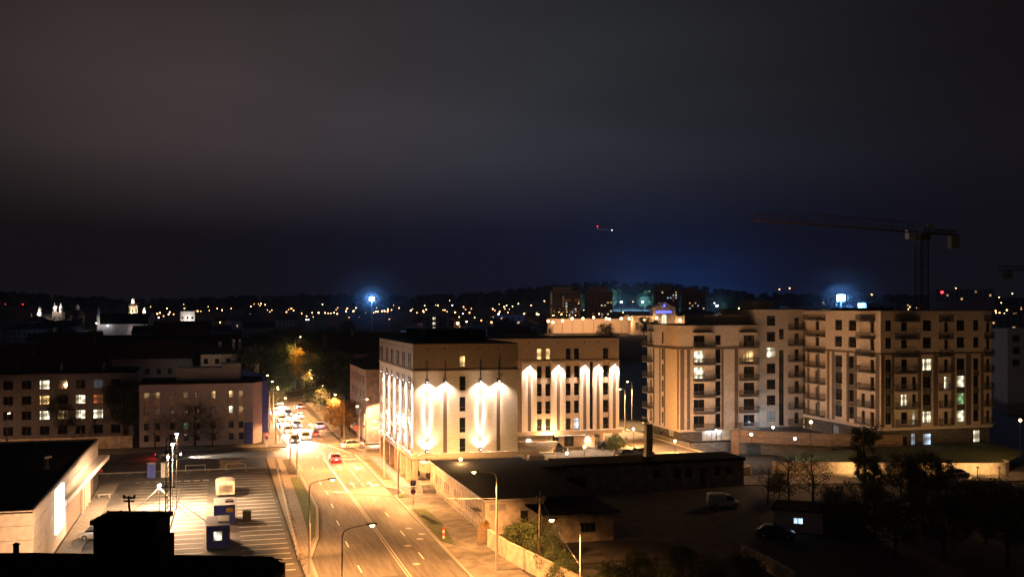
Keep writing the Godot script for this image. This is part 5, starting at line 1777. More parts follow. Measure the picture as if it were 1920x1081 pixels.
	for k in 34:
		var bl := thing("concrete_block", "small dark concrete edging block along the lot fence", "block", Vector3(8.45 + 0.045 * k, 0.12, -109 - 2.4 * k), 0.02 * k, "edging blocks along the lot fence")
		mb = MB.new()
		mb.span(Vector3(-0.14, 0, -0.12), Vector3(0.14, 0.14, 0.12))
		part("block_body", mb, M.taupe, bl)
	# wooden pole with crossarm behind the wall
	var wp := thing("utility_pole", "weathered wooden utility pole with insulators behind the boundary wall", "utility pole", Vector3(31.2, 0, -102.3), 0.2)
	mb = MB.new()
	mb.tube(Vector3.ZERO, Vector3(0.15, 7.6, 0), 0.14, 0.1, 8)
	part("pole_shaft", mb, M.wood, wp)
	mb = MB.new()
	mb.span(Vector3(-0.35, 7.0, -0.06), Vector3(0.65, 7.1, 0.06))
	mb.span(Vector3(-0.35, 6.5, -0.06), Vector3(0.65, 6.6, 0.06))
	part("crossarm", mb, M.wood, wp)
	for x in [-0.3, 0.6]:
		for y in [7.1, 6.6]:
			mb = MB.new()
			mb.lathe(Vector3(x, y, 0), [[0.05, 0.0], [0.06, 0.06], [0.03, 0.1], [0.0, 0.14]], 8)
			part("insulator", mb, M.white, wp)
	# tripod poles behind the shop
	var tp := thing("tripod_pole", "two pale poles leaned together behind the supermarket roof", "pole", ad(145, 832, 205) * Vector3(1, 0, 1), -HEAD)
	for e in [[-1.2, 0.5], [0.9, 0.4]]:
		mb = MB.new()
		mb.tube(Vector3(e[0], 0, 0), Vector3(e[1], 5.0, 0), 0.12, 0.1, 6)
		part("pole_shaft", mb, M.wood, tp)
	# overhead wires
	for e in [[Vector3(8.9, 8.4, -105), Vector3(26.6, 7.2, -101.9), "thin wire strung over the near road between lamp poles"], [Vector3(11.7, 7.6, -162.8), Vector3(24.6, 7.8, -162.0), "thin wire strung over the road before the crossing"], [Vector3(31.3, 7.05, -102.3), Vector3(26.8, 6.4, -77.3), "thin wire from the wooden pole towards the near lamp"]]:
		var w := thing("overhead_wire", e[2], "wire", e[0])
		mb = MB.new()
		var pts := []
		for k in 9:
			var f2 := k / 8.0
			pts.append((e[1] - e[0]) * f2 + Vector3(0, -1.2 * f2 * (1.0 - f2), 0))
		mb.path(pts, 0.015, 0.015, 4)
		part("strand", mb, M.galv, w)

# ---------- cars
func loft(mb: MB, rings: Array) -> void:
	var n: int = rings[0].size()
	for k in rings.size() - 1:
		for j in n:
			var a: Vector3 = rings[k][j]
			var b: Vector3 = rings[k][(j + 1) % n]
			var c: Vector3 = rings[k + 1][(j + 1) % n]
			var d: Vector3 = rings[k + 1][j]
			mb.quad(a, b, c, d)
	for e in [[rings[0], false], [rings[-1], true]]:
		var c := Vector3.ZERO
		for p in e[0]:
			c += p / n
		for j in n:
			if e[1]:
				mb.tri(c, e[0][j], e[0][(j + 1) % n])
			else:
				mb.tri(c, e[0][(j + 1) % n], e[0][j])
func ring(z: float, yb: float, yt: float, wb: float, wt: float) -> Array:
	var h := yt - yb
	return [Vector3(-wb * 0.93, yb, z), Vector3(-wb, yb + h * 0.3, z), Vector3(-lerpf(wb, wt, 0.7), yb + h * 0.78, z), Vector3(-wt * 0.88, yt, z), Vector3(wt * 0.88, yt, z), Vector3(lerpf(wb, wt, 0.7), yb + h * 0.78, z), Vector3(wb, yb + h * 0.3, z), Vector3(wb * 0.93, yb, z)]
func car(label: String, pos: Vector3, turn: float, paint: Material, kind := "car", lights := "off", group := "", called := "") -> Node3D:
	var o := thing(called if called else ("van" if kind == "van" else "car"), label, "van" if kind == "van" else "car", pos, turn, group)
	# local: front faces +z
	var van := kind == "van"
	if not cache.has("body_" + kind):
		var b := MB.new()
		loft(b, [ring(-2.15, 0.42, 0.8, 0.72, 0.7), ring(-2.08, 0.26, 0.95, 0.82, 0.78), ring(-1.5, 0.22, 1.0, 0.87, 0.82), ring(0, 0.2, 0.98, 0.88, 0.83), ring(1.0, 0.2, 0.96, 0.88, 0.82), ring(1.8, 0.22, 0.8, 0.84, 0.74), ring(2.1, 0.28, 0.68, 0.76, 0.66), ring(2.2, 0.38, 0.58, 0.66, 0.6)])
		var g := MB.new()
		var r := MB.new()
		if van:
			loft(g, [ring(0.2, 0.95, 1.6, 0.84, 0.78), ring(0.75, 0.95, 1.55, 0.83, 0.74), ring(1.35, 0.93, 1.0, 0.78, 0.72)])
			loft(r, [ring(-2.1, 0.6, 1.7, 0.86, 0.78), ring(-1.9, 0.6, 1.82, 0.88, 0.8), ring(-0.1, 0.6, 1.84, 0.88, 0.8), ring(0.22, 0.62, 1.76, 0.87, 0.79)])
			r.span(Vector3(-0.7, 1.58, 0.2), Vector3(0.7, 1.66, 0.75))
		else:
			loft(g, [ring(-1.85, 0.95, 1.0, 0.78, 0.72), ring(-1.2, 0.95, 1.4, 0.82, 0.66), ring(0.1, 0.95, 1.42, 0.83, 0.66), ring(1.15, 0.93, 0.98, 0.78, 0.72)])
			loft(r, [ring(-1.3, 1.38, 1.42, 0.62, 0.56), ring(-0.9, 1.4, 1.47, 0.66, 0.58), ring(-0.1, 1.4, 1.48, 0.66, 0.58), ring(0.2, 1.38, 1.42, 0.62, 0.56)])
			for s in [-1.0, 1.0]:
				r.path([Vector3(0.6 * s, 1.4, 0.15), Vector3(0.8 * s, 0.97, 1.05)], 0.04, 0.04, 5)
				r.path([Vector3(0.6 * s, 1.4, -1.25), Vector3(0.78 * s, 0.98, -1.8)], 0.05, 0.05, 5)
				r.path([Vector3(0.64 * s, 1.42, -0.5), Vector3(0.84 * s, 0.97, -0.45)], 0.035, 0.035, 5)
		cache["body_" + kind] = [b.mesh(), g.mesh(), r.mesh()]
	if not cache.has("wheel"):
		var t := MB.new()
		t.tube(Vector3(-0.1, 0, 0), Vector3(0.1, 0, 0), 0.31, 0.31, 14)
		var rm := MB.new()
		rm.tube(Vector3(-0.11, 0, 0), Vector3(0.11, 0, 0), 0.18, 0.18, 10)
		var hl := MB.new()
		hl.box(Vector3.ZERO, Vector3(0.3, 0.14, 0.1))
		var pl := MB.new()
		pl.box(Vector3.ZERO, Vector3(0.5, 0.12, 0.03))
		cache.wheel = [t.mesh(), rm.mesh(), hl.mesh(), pl.mesh()]
	var m: Array = cache["body_" + kind]
	part("body", m[0], paint, o)
	part("glazing", m[1], M.glass, o)
	part("roof" if not van else "cargo_box", m[2], paint, o)
	for x in [-0.8, 0.8]:
		for z in [-1.3, 1.32]:
			var w := part("wheel", cache.wheel[0], M.tyre, o, Vector3(x, 0.31, z))
			part("rim", cache.wheel[1], M.galv, w)
	var on: bool = lights != "off"
	for x in [-0.58, 0.58]:
		part("headlight", cache.wheel[2], M.headlight if on else M.metal, o, Vector3(x, 0.62, 2.06))
		part("tail_light", cache.wheel[2], M.red_lamp if on else M.red, o, Vector3(x, 0.78, -2.1))
	part("number_plate", cache.wheel[3], M.white, o, Vector3(0, 0.6, -2.14))
	if on:
		for x in [-0.58, 0.58]:
			spot(o, Vector3(x, 0.62, 2.2), Vector3(0, -0.06, 1), Color(1.0, 0.93, 0.82), 85.0 if lights == "on" else 12.0, 32.0, 0.8, 0.06)
		omni(o, Vector3(0, 0.78, -2.4), Color(1.0, 0.08, 0.1), 1.2 if lights == "on" else 14.0, 0.1)
	return o
func make_cars() -> void:
	var silver := surf(lin(0.4, 0.38, 0.36), 0.35, null, 1.0, 0.0, 0.3)
	var dark := surf(lin(0.02, 0.02, 0.024), 0.25)
	var white := surf(lin(0.6, 0.6, 0.58), 0.35)
	var redp := surf(lin(0.3, 0.02, 0.02), 0.3)
	var bluep := surf(lin(0.03, 0.05, 0.12), 0.3)
	for m in [silver, dark, white, redp, bluep]:
		m.clearcoat_enabled = true
		m.clearcoat = 0.6
	car("red car with glowing brake lights waiting at the stop line", Vector3(19.4, 0.0, -182.0), PI, redp, "car", "brake")
	var g := "oncoming cars with headlights in the far street"
	for e in [[14.6, 209.5, dark], [17.0, 214, silver], [14.5, 226, white], [16.9, 236, bluep], [14.4, 249, silver], [16.7, 262, dark], [14.3, 277, white], [16.3, 291, silver]]:
		car("oncoming car with bright headlights in the street beyond the crossing", Vector3(e[0], 0.0, -e[1]), 0.02, e[2], "car", "on", g)
	g = "departing cars with tail lights in the far street"
	for e in [[19.2, 219, dark], [21.5, 233, bluep], [19.0, 256, silver], [20.9, 280, dark]]:
		car("car driving away with red tail lights beyond the crossing", Vector3(e[0], 0.0, -e[1]), PI + 0.02, e[2], "car", "on", g)
	car("dark car crossing behind the lot with its tail lights lit", Vector3(-8.0, 0.0, -194.0), PI / 2, dark, "car", "on")
	car("silver car with headlights turning into the cross street by the hotel", Vector3(24.5, 0.0, -199.0), PI / 2 + 0.2, silver, "car", "on")
	car("pale small van parked by the supermarket wall behind the near stack", Vector3(-12.7, 0.0, -128.0), -PI / 2 - 0.3, silver, "van", "off")
	car("dark car parked behind the small van near the supermarket", Vector3(-11.4, 0.0, -133.6), -PI / 2, dark)
	car("white delivery van parked in the dark yard", Vector3(64.0, 0.0, -127.0), PI / 2 - 0.25, white, "van", "off")
	car("dark car parked in the yard before the small shed", Vector3(61.2, 0.0, -108.6), PI / 2 - 0.5, dark)
	car("dark saloon parked under the hotel wing end beside the columns", Vector3(66.0, 1.3, -175.0), PI / 2 - 0.05, dark)
	car("dark saloon parked at the yard edge beside the chimney", Vector3(65.3, 1.3, -164.5), PI / 2 + 0.3, dark)
	car("dark saloon parked next to the round bush in the hotel yard", Vector3(68.6, 1.3, -165.6), PI / 2 + 0.3, dark)
	car("black van parked beside the carport under the hotel wing", Vector3(56.0, 1.3, -174.6), PI / 2, dark, "van", "off")
	car("dark car parked at the far kerb of the side street", Vector3(77.5, 1.26, -222), PI / 2 + 0.5, dark)
	car("black car parked before the clinic behind the street wall", ad(140, 800, 219) * Vector3(1, 0, 1), PI / 2, dark)
	car("dark car parked in the garden lane under the bank wall", Vector3(109.0, 0.1, -138.6), PI / 2 + 0.25, dark)

# ---------- the town beyond
func on_land(u: float, v: float, above: float, from := 420.0) -> Vector3:  # where the sight line meets the land plus a height
	var d := from
	while d < 3600.0:
		var p := ad(u, v, d)
		if hill(p) + above >= p.y:
			return p
		d += 10.0
	return ad(u, v, 1500.0)
func house(label: String, pos: Vector3, turn: float, w: float, d: float, h: float, rise: float, wallm: Material, roofm: Material, along := true, lit := 0, group := "houses below the hill") -> Node3D:
	var o := thing("town_house", label, "house", pos, turn, group)
	var mb := MB.new()
	var ops := []
	var n := int(w / 3.0)
	for k in n:
		for j in int(h / 3.2):
			ops.append([0.9 + 3.0 * k, 1.0 + 3.1 * j, 2.0 + 3.0 * k, 2.5 + 3.1 * j])
	shell(mb, 0, 0, w, d, -6.0, h)
	part("wall", mb, wallm, o)
	for k in ops.size():
		window(o, Vector3(0, 0, 0.07), Vector3.RIGHT, ops[k], 0.0, (M.lit_warm if (k * 7 + int(w)) % 11 < lit else M.glass), 2, 1)
	var r := MB.new()
	gable(r, -0.4, 0.4, w + 0.8, d + 0.8, h, rise, along)
	var roof := part("roof", r, roofm, o)
	var c := MB.new()
	c.span(Vector3(w * 0.3, h + rise * 0.3, -d * 0.4), Vector3(w * 0.3 + 0.8, h + rise + 0.9, -d * 0.4 - 0.8))
	part("chimney", c, M.brick_wall, roof)
	return o
func make_old_town() -> void:
	# named roofs in the middle distance, left
	var specs := [
		[10, 690, 285, 30, 14, 11.5, 4.5, "yellowish house with dark red roof beside the clinic", M.plaster_dirty, M.roof_red],
		[70, 700, 262, 26, 16, 9.0, 6.0, "house under a broad dark red roof above the clinic", M.plaster_grey, M.roof_red],
		[200, 700, 300, 44, 18, 11.5, 5.0, "long house with red-brown roof behind the clinic", M.plaster_grey, M.roof_red],
		[280, 690, 330, 40, 16, 14.0, 3.5, "long dark-roofed house with pale gutter line", M.plaster, M.roof_dark],
		[420, 685, 300, 16, 14, 13.0, 2.5, "pale factory block with two thin stacks beside the grove", M.plaster, M.roof_dark],
		[120, 680, 350, 18, 14, 14.0, 4.0, "old house with steep gable behind red roofs", M.plaster_dirty, M.roof_red],
		[330, 680, 400, 20, 12, 15.0, 6.0, "gabled house standing behind the long dark roof", M.plaster_grey, M.roof_red],
		[600, 680, 420, 34, 14, 14.5, 2.0, "pale block half hidden behind the grove", M.plaster, M.roof_dark],
		[680, 680, 300, 24, 18, 13.0, 6.0, "house with big dark hip roof behind the tenement", M.plaster_dirty, M.roof_dark]]
	for s in specs:
		var p := ad(s[0], s[1], s[2])
		house(s[7], Vector3(p.x, 0.0, p.z) - Vector3(s[3] * 0.4, 0, 0), 0.0, s[3], s[4], s[5], s[6], s[8], s[9], true, 0, "")
	for u in [438, 449]:
		var st := thing("factory_stack", "thin pale factory stack rising beside the grove", "chimney", ad(u, 680, 304) * Vector3(1, 0, 1), 0.0, "thin factory stacks")
		var mb := MB.new()
		mb.tube(Vector3.ZERO, Vector3(0, 17.0, 0), 0.5, 0.4, 8)
		part("shaft", mb, M.plaster, st)
	# rows of dark houses towards the hills
	rng.seed = 91
	for k in 84:
		var u := rng.randf_range(-20, 1960)
		var d := rng.randf_range(380, 900)
		if (u > 700 and u < 1170 and d < 420) or (u > 980 and u < 1360):
			continue
		var p := ad(u, 640, d)
		p.y = hill(p)
		house("dark unlit house in the crowded town below the hills", p, rng.randf_range(-0.5, 0.5), rng.randf_range(12, 24), rng.randf_range(9, 13), rng.randf_range(5, 9), rng.randf_range(3, 5), [M.plaster_grey, M.plaster_dirty, M.plaster][k % 3], [M.roof_red, M.roof_dark][k % 2], rng.randf() < 0.6, 1 if k % 4 == 0 else 0)
	for k in 46:
		var u := rng.randf_range(0, 1920)
		var d := rng.randf_range(420, 1000)
		var p := ad(u, 640, d)
		p.y = hill(p)
		tree("broad", "dark tree among the houses below the hills", p, rng.randf() * 6.0, rng.randf_range(0.9, 1.4), "trees among the far houses")
func dome(mb: MB, c: Vector3, r: float, rise: float) -> void:
	var prof := []
	for k in 7:
		var a := PI * 0.5 * k / 6.0
		prof.append([r * cos(a), rise * sin(a)])
	mb.lathe(c, prof, 16)
func church_light(parent: Node, pos: Vector3, energy: float, col := Color(1.0, 0.93, 0.85)) -> void:
	omni(parent, pos, col, energy, 0.5)
func flood(parent: Node, pos: Vector3, energy: float, col := Color(1.0, 0.93, 0.85)) -> void:
	var mb := MB.new()
	mb.box(pos, Vector3(0.45, 0.3, 0.45))
	part("flood_lamp", mb, M.white_lamp, parent)
	omni(parent, pos, col, energy, 0.3)
func make_churches() -> void:
	# twin towers
	var a := thing("twin_tower_church", "floodlit white baroque church with twin bright bell towers", "church", ad(100, 610, 820) * Vector3(1, 0, 1) + Vector3(0, 6, 0), -0.1)
	var y := -6.0
	var w := MB.new()
	w.span(Vector3(-12, y, 0), Vector3(-1, 15, -14))
	w.span(Vector3(-1, y, 2), Vector3(8, 21, -9))
	w.span(Vector3(8, y, 0), Vector3(14, 14, -10))
	part("wall", w, M.plaster, a)
	var r := MB.new()
	gable(r, -12.5, 0.5, 12, 15, 15, 4.5, true)
	part("roof", r, M.roof_dark, a)
	for x in [0.5, 6.5]:
		var t := MB.new()
		t.lathe(Vector3(x, 21, -1), [[1.7, 0], [1.7, 5.0], [1.9, 5.2], [0.6, 6.4], [0.4, 8.0], [0.0, 9.5]], 10)
		part("bell_tower", t, M.white, a)
	var t2 := MB.new()
	t2.lathe(Vector3(-12.5, 13, 1), [[2.2, 0], [2.2, 6], [1.3, 8], [1.4, 11], [0.0, 14]], 10)
	part("side_turret", t2, M.white, a)
	for e2 in [[-9.5, 9.0, 0.0], [-6.5, 9.0, 0.0], [-3.5, 9.0, 0.0], [1.2, 14.0, 2.0], [3.5, 9.0, 2.0], [5.8, 14.0, 2.0], [11.0, 9.0, 0.0]]:
		var wn := MB.new()
		wn.span(Vector3(e2[0] - 0.5, e2[1], e2[2]), Vector3(e2[0] + 0.5, e2[1] + 2.6, e2[2] + 0.06))
		part("window", wn, M.black, a)
	for x in [0.5, 6.5]:
		var wn := MB.new()
		wn.span(Vector3(x - 0.45, 22.2, 0.55), Vector3(x + 0.45, 24.6, 0.75))
		part("bell_opening", wn, M.black, a)
	flood(a, Vector3(3.5, 26.0, 4.0), 20.0)
	flood(a, Vector3(-7.0, 9.5, 4), 22.0)
	flood(a, Vector3(-13, 19, 6), 24.0)
	flood(a, Vector3(11, 0, 10), 30.0, Color(0.7, 0.8, 1.0))
	# dim dome
	var b := thing("domed_church", "dim grey domed church standing between the two lit churches", "church", ad(143, 610, 840) * Vector3(1, 0, 1) + Vector3(0, 6, 0))
	w = MB.new()
	w.lathe(Vector3(0, y, -6), [[6.4, 0], [6.4, 22], [6.8, 22.3], [6.8, 23]], 14)
	w.span(Vector3(-10, y, -2), Vector3(-4.5, 13, -9))
	part("wall", w, M.plaster, b)
	r = MB.new()
	dome(r, Vector3(0, 17, -6), 6.4, 6.5)
	part("dome_roof", r, M.roof_dark, b)
	w = MB.new()
	w.lathe(Vector3(0, 23.2, -6), [[1.7, 0], [1.7, 3.6], [0, 6]], 10)
	part("lantern_tower", w, M.white, b)
	flood(b, Vector3(-6, 2, 6), 40.0, Color(0.75, 0.82, 1.0))
	# big lit dome
	var c := thing("domed_church", "brightly floodlit church with drum, dark dome and white lantern", "church", ad(247, 615, 860) * Vector3(1, 0, 1) + Vector3(0, 6, 0))
	w = MB.new()
	w.span(Vector3(-6, y, 0), Vector3(4.5, 18.5, -12))
	w.lathe(Vector3(0.5, 18.5, -6), [[4.6, 0], [4.6, 8.5], [4.9, 8.8]], 16)
	part("wall", w, M.plaster, c)
	r = MB.new()
	dome(r, Vector3(0.5, 27.3, -6), 5.0, 3.2)
	part("dome_roof", r, M.roof_dark, c)
	w = MB.new()
	w.lathe(Vector3(0.5, 30.3, -6), [[1.6, 0], [1.6, 3.4], [1.8, 3.6], [0, 6]], 10)
	part("lantern_tower", w, M.white, c)
	w = MB.new()
	w.lathe(Vector3(11.5, y, -6), [[1.9, 0], [1.9, 27], [1.5, 29.5], [0, 32]], 10)
	part("side_turret", w, M.white, c)
	for x in [-2.6, 0.5, 3.6]:
		var wn := MB.new()
		wn.span(Vector3(x - 0.5, 20.5, -1.7 if x == 0.5 else -2.6), Vector3(x + 0.5, 24.0, -1.2 if x == 0.5 else -2.2))
		part("window", wn, M.black, c)
	for x in [-3.6, 2.0]:
		var wn := MB.new()
		wn.span(Vector3(x - 0.6, 13.0, 0.0), Vector3(x + 0.6, 16.0, 0.06))
		part("window", wn, M.black, c)
	flood(c, Vector3(0.0, 20, 6), 50.0, Color(1.0, 0.9, 0.75))
	flood(c, Vector3(0.5, 31, -2.5), 18.0, Color(1.0, 0.9, 0.75))
	flood(c, Vector3(11, 22, -2), 16.0, Color(1.0, 0.9, 0.75))
	# long church with dark roof
	var e := thing("long_church", "long low church with black roof and a shining white gable end", "church", ad(184, 620, 640) * Vector3(1, 0, 1) + Vector3(0, 4, 0), 0.15)
	w = MB.new()
	var ops := []
	for k in 5:
		ops.append([3.5 + 5.0 * k, 6.5, 5.3 + 5.0 * k, 9.5])
	facade(w, Vector3(0.8, 0, 0), Vector3.RIGHT, 27.2, 12.2, ops)
	w.span(Vector3(0.8, -4, -0.5), Vector3(28, 12.2, -10))
	part("wall", w, M.white, e)
	w = MB.new()
	w.span(Vector3(-0.6, -4, 0.6), Vector3(0.8, 18, -10))
	w.lathe(Vector3(0.1, 18, -2), [[0.8, 0], [0.9, 2], [0, 5]], 8)
	part("gable_end", w, M.white, e)
	r = MB.new()
	gable(r, 0.8, 0.4, 27.6, 11, 12.2, 6.5, true)
	part("roof", r, M.bitumen, e)
	w = MB.new()
	w.span(Vector3(29, -4, 0), Vector3(32.5, 15, -4))
	w.lathe(Vector3(30.7, 15, -2), [[1.9, 0], [0.8, 2.5], [0, 4]], 8)
	part("bell_tower", w, M.plaster_grey, e)
	flood(e, Vector3(-1.5, 13, 4.5), 12.0)
	flood(e, Vector3(5, 11.5, 3), 3.0, Color(0.9, 0.9, 1.0))
	flood(e, Vector3(20, 9.0, 4), 3.0, Color(1.0, 0.85, 0.8))
	for t3 in [a, b, c]:
		t3.scale = Vector3.ONE * 0.8
	# lit gable house
	var g := ad(338, 612, 700)
	var hh := house("house with a shining white floodlit front on the old town slope", Vector3(g.x, hill(g), g.z), 0.1, 9, 8, 18.5, 1.5, M.white, M.roof_dark, true, 0, "")
	flood(hh, Vector3(5, 13, 5.0), 14.0)
func make_towers() -> void:
	# residential towers
	var specs := [[1031, 1089, 537, 1050, "wide dark residential tower with two vertical columns of lit windows"], [1098, 1149, 537, 1070, "narrow dark residential tower beside the widest tower"], [1229, 1273, 535, 1150, "residential tower full of lit windows behind the pediment"], [1281, 1323, 539, 1170, "lower residential tower with scattered bright windows beside the pediment tower"]]
	rng.seed = 12
	for k in 4:
		var s: Array = specs[k]
		var p := ad(s[0], 600, s[3])
		var w := (s[1] - s[0]) / FOCAL * s[3] as float
		p.y = hill(p) - 2.0
		var top := EYE - (s[2] - HORIZON) * s[3] / FOCAL - p.y as float
		var o := thing("tower_block", s[4], "tower block", p, -HEAD)
		var mb := MB.new()
		shell(mb, 0, 0, w, 14.0, 0, top - 4.0)
		lid(mb, 0, 0, w, 14.0, top - 4.0)
		part("wall", mb, M.plaster_grey, o)
		mb = MB.new()
		mb.span(Vector3(w * 0.1, top - 4.0, -1.0), Vector3(w * 0.72, top, -13))
		part("roof_block", mb, M.plaster_grey, o)
		var n := int(w / 3.0)
		for j in range(2, int((top - 5.0) / 2.9)):
			for i in n:
				var lit := rng.randf() < (0.16 if k < 2 else 0.2) and i >= n / 2 - (3 if k > 1 else 0)
				var colm: bool = k == 0 and (i == 0 or i == 4) and rng.randf() < 0.75
				var g: Material = M.glass
				if lit: g = [M.lit_white, M.lit_warm, M.lit_warm, M.lit_cold, M.lit_orange][rng.randi() % 5]
				if colm: g = M.lit_dim
				window(o, Vector3(0, 0, 0.07), Vector3.RIGHT, [0.7 + 3.0 * i, 2.9 * j, 2.2 + 3.0 * i, 2.9 * j + 1.5], 0.0, g, 1, 1)
	# wooded slope behind them, lit by cold floodlights
	for e in [[1165, 560, 1330, 900.0, 0.95], [1205, 562, 1340, 900.0, 0.7], [1345, 553, 1300, 500.0, 0.9]]:
		var p := ad(e[0], e[1], e[2])
		var m := floodmast("floodlight mast lighting the wooded slope behind the towers", Vector3(p.x, hill(p) - 1.0, p.z), 13.0, 0.7, "slope floodlights")
		spot(m, Vector3(0, 12.5, -1.5), Vector3(0, 0.22, -1), Color(0.55, 0.8, 1.0), e[3] * 5.0, 58.0, 0.7, 0.6)
	rng.seed = 33
	for k in 52:
		var u := rng.randf_range(1060, 1380)
		var d := rng.randf_range(1360, 1560)
		var p := ad(u, 560, d)
		p.y = hill(p)
		tree("poplar" if k % 3 else "broad", "tree on the floodlit wooded slope behind the towers", p, rng.randf() * 6.0, rng.randf_range(1.1, 1.9), "trees on the floodlit slope")
	# far wood on the hills: one mass
	var mm := MultiMesh.new()
	mm.transform_format = MultiMesh.TRANSFORM_3D
	mm.mesh = shrub_mesh(3, Vector3(0, 5, 0), Vector3(6, 6, 6), 420, 1.5)
	mm.instance_count = 900
	for k in 900:
		var az := rng.randf_range(-0.55, 0.55) + HEAD
		var d := rng.randf_range(1700, 2700)
		var p := Vector3(sin(az) * d, 0, -cos(az) * d)
		p.y = hill(p) - 1.0
		mm.set_instance_transform(k, Transform3D(Basis(Vector3.UP, rng.randf() * 6.0).scaled(Vector3.ONE * rng.randf_range(0.8, 1.5)), p))
	var mi := MultiMeshInstance3D.new()
	mi.name = "far_wood"
	mi.multimesh = mm
	mi.material_override = M.leaf_dark
	add_child(mi)
	tag(mi, "dark woods covering the far hills", "woods")
	mi.set_meta("kind", "stuff")
func floodmast(label: String, pos: Vector3, height: float, size: float, group := "") -> Node3D:
	var o := thing("floodlight_mast", label, "floodlight", pos, -HEAD, group)
	var mb := MB.new()
	mb.tube(Vector3.ZERO, Vector3(0, height, 0), 0.5 * size + 0.1, 0.25 * size + 0.05, 8)
	part("mast", mb, M.dark_metal, o)
	mb = MB.new()
	mb.box(Vector3(0, height, 0), Vector3(3.4, 2.6, 0.3) * size)
	var rack := part("lamp_rack", mb, M.dark_metal, o)
	for j in 3:
		for k in 4:
			mb = MB.new()
			mb.tube(Vector3((-1.2 + 0.8 * k) * size, height + (-0.8 + 0.8 * j) * size, 0.16 * size), Vector3((-1.2 + 0.8 * k) * size, height + (-0.8 + 0.8 * j) * size, 0.34 * size), 0.3 * size, 0.34 * size, 10)
			part("flood_lamp", mb, M.cold_lamp, rack)
	return o
func make_mall() -> void:
	var d := 780.0
	var p := ad(1245, 610, d)
	p.y = hill(p)
	var o := thing("shopping_hall", "floodlit pale shopping hall with pediment and glowing blue sign", "shopping hall", p, -HEAD)
	var sc := d / FOCAL
	var y0 := EYE - (592 - HORIZON) * sc - p.y
	var w := MB.new()
	w.span(Vector3(-24, -4, 0), Vector3(38, y0, -20))
	w.span(Vector3(-8.0, y0, 0.4), Vector3(8.4, y0 + 5.8, -18))
	part("wall", w, M.cream, o)
	var r := MB.new()
	gable(r, -9.0, 1.0, 18.2, 20, y0 + 5.8, 4.2, false)
	part("pediment", r, M.cream, o)
	r = MB.new()
	hip(r, 9, -1, 30, 18, y0, 5.0)
	part("roof", r, M.roof_dark, o)
	var ent := MB.new()
	ent.span(Vector3(-1.6, -2, 0.45), Vector3(2.0, y0 - 0.5, 0.8))
	ent.tube(Vector3(0.2, y0 - 0.5, 0.45), Vector3(0.2, y0 - 0.5, 0.8), 1.8, 1.8, 16)
	part("entrance_window", ent, M.lit_white, o)
	var sg := MB.new()
	rng.seed = 4
	var x := -6.0
	while x < 5.8:
		var ww := rng.randf_range(0.55, 0.95)
		sg.span(Vector3(x, y0 + 2.3, 0.45), Vector3(x + ww, y0 + 2.3 + rng.randf_range(1.0, 1.5), 0.7))
		x += ww + 0.22
	part("sign_letters", sg, M.lit_blue, o)
	var cl := MB.new()
	cl.tube(Vector3(0.2, y0 + 7.6, 1.02), Vector3(0.2, y0 + 7.6, 1.3), 0.9, 0.9, 14)
	part("round_sign", cl, M.lit_blue, o)
	for k in 10:
		var pil := MB.new()
		pil.span(Vector3(-23 + 6.2 * k, -4, 0.02), Vector3(-22 + 6.2 * k, y0 + 0.6, 0.5))
		part("pilaster", pil, M.cream, o)
	var o2 := thing("retail_hall", "long low floodlit hall with a small gable beside the pediment hall", "shopping hall", ad(1095, 612, d + 30) * Vector3(1, 0, 1) + Vector3(0, p.y, 0), -HEAD)
	w = MB.new()
	w.span(Vector3(-28, -4, 0), Vector3(35, y0 - 2.4, -18))
	part("wall", w, M.cream, o2)
	r = MB.new()
	gable(r, 28, 0.5, 11, 19, y0 - 2.4, 3.2, false)
	part("gable", r, M.cream, o2)
	var rr := MB.new()
	rr.span(Vector3(-28.4, y0 - 2.4, 0.3), Vector3(27.8, y0 - 2.0, -18.2))
	part("roof", rr, M.roof_dark, o2)
	for e in [[1028, 602], [1037, 604], [1055, 601], [1073, 597], [1093, 597], [1113, 595], [1137, 597], [1143, 598], [1165, 597], [1180, 597], [1208, 600], [1231, 596], [1275, 600], [1300, 603], [1322, 598], [1331, 602], [848, 606], [858, 606], [868, 605], [875, 604], [921, 604]]:
		var q := ad(e[0], e[1], d - 6.0)
		var gy := hill(q)
		var l := thing("far_lamp", "bright orange lamp in front of the floodlit shopping halls", "street lamp", Vector3(q.x, gy, q.z), 0.0, "orange lamps before the shopping halls")
		var mb := MB.new()
		mb.tube(Vector3.ZERO, Vector3(0, q.y - gy, 0), 0.14, 0.1, 6)
		part("pole", mb, M.dark_metal, l)
		mb = MB.new()
		mb.lathe(Vector3(0, q.y - gy, 0), [[0.0, -0.8], [0.7, -0.4], [0.85, 0.1], [0.6, 0.6], [0.0, 0.8]], 10)
		part("lamp_globe", mb, M.sodium, l)
		spot(l, Vector3(0, q.y - gy, -1.1), Vector3(0, -0.45, -1), Color(1.0, 0.72, 0.48), 75.0 if e[0] < 1190 else 10.0, 66.0, 0.6, 0.3)
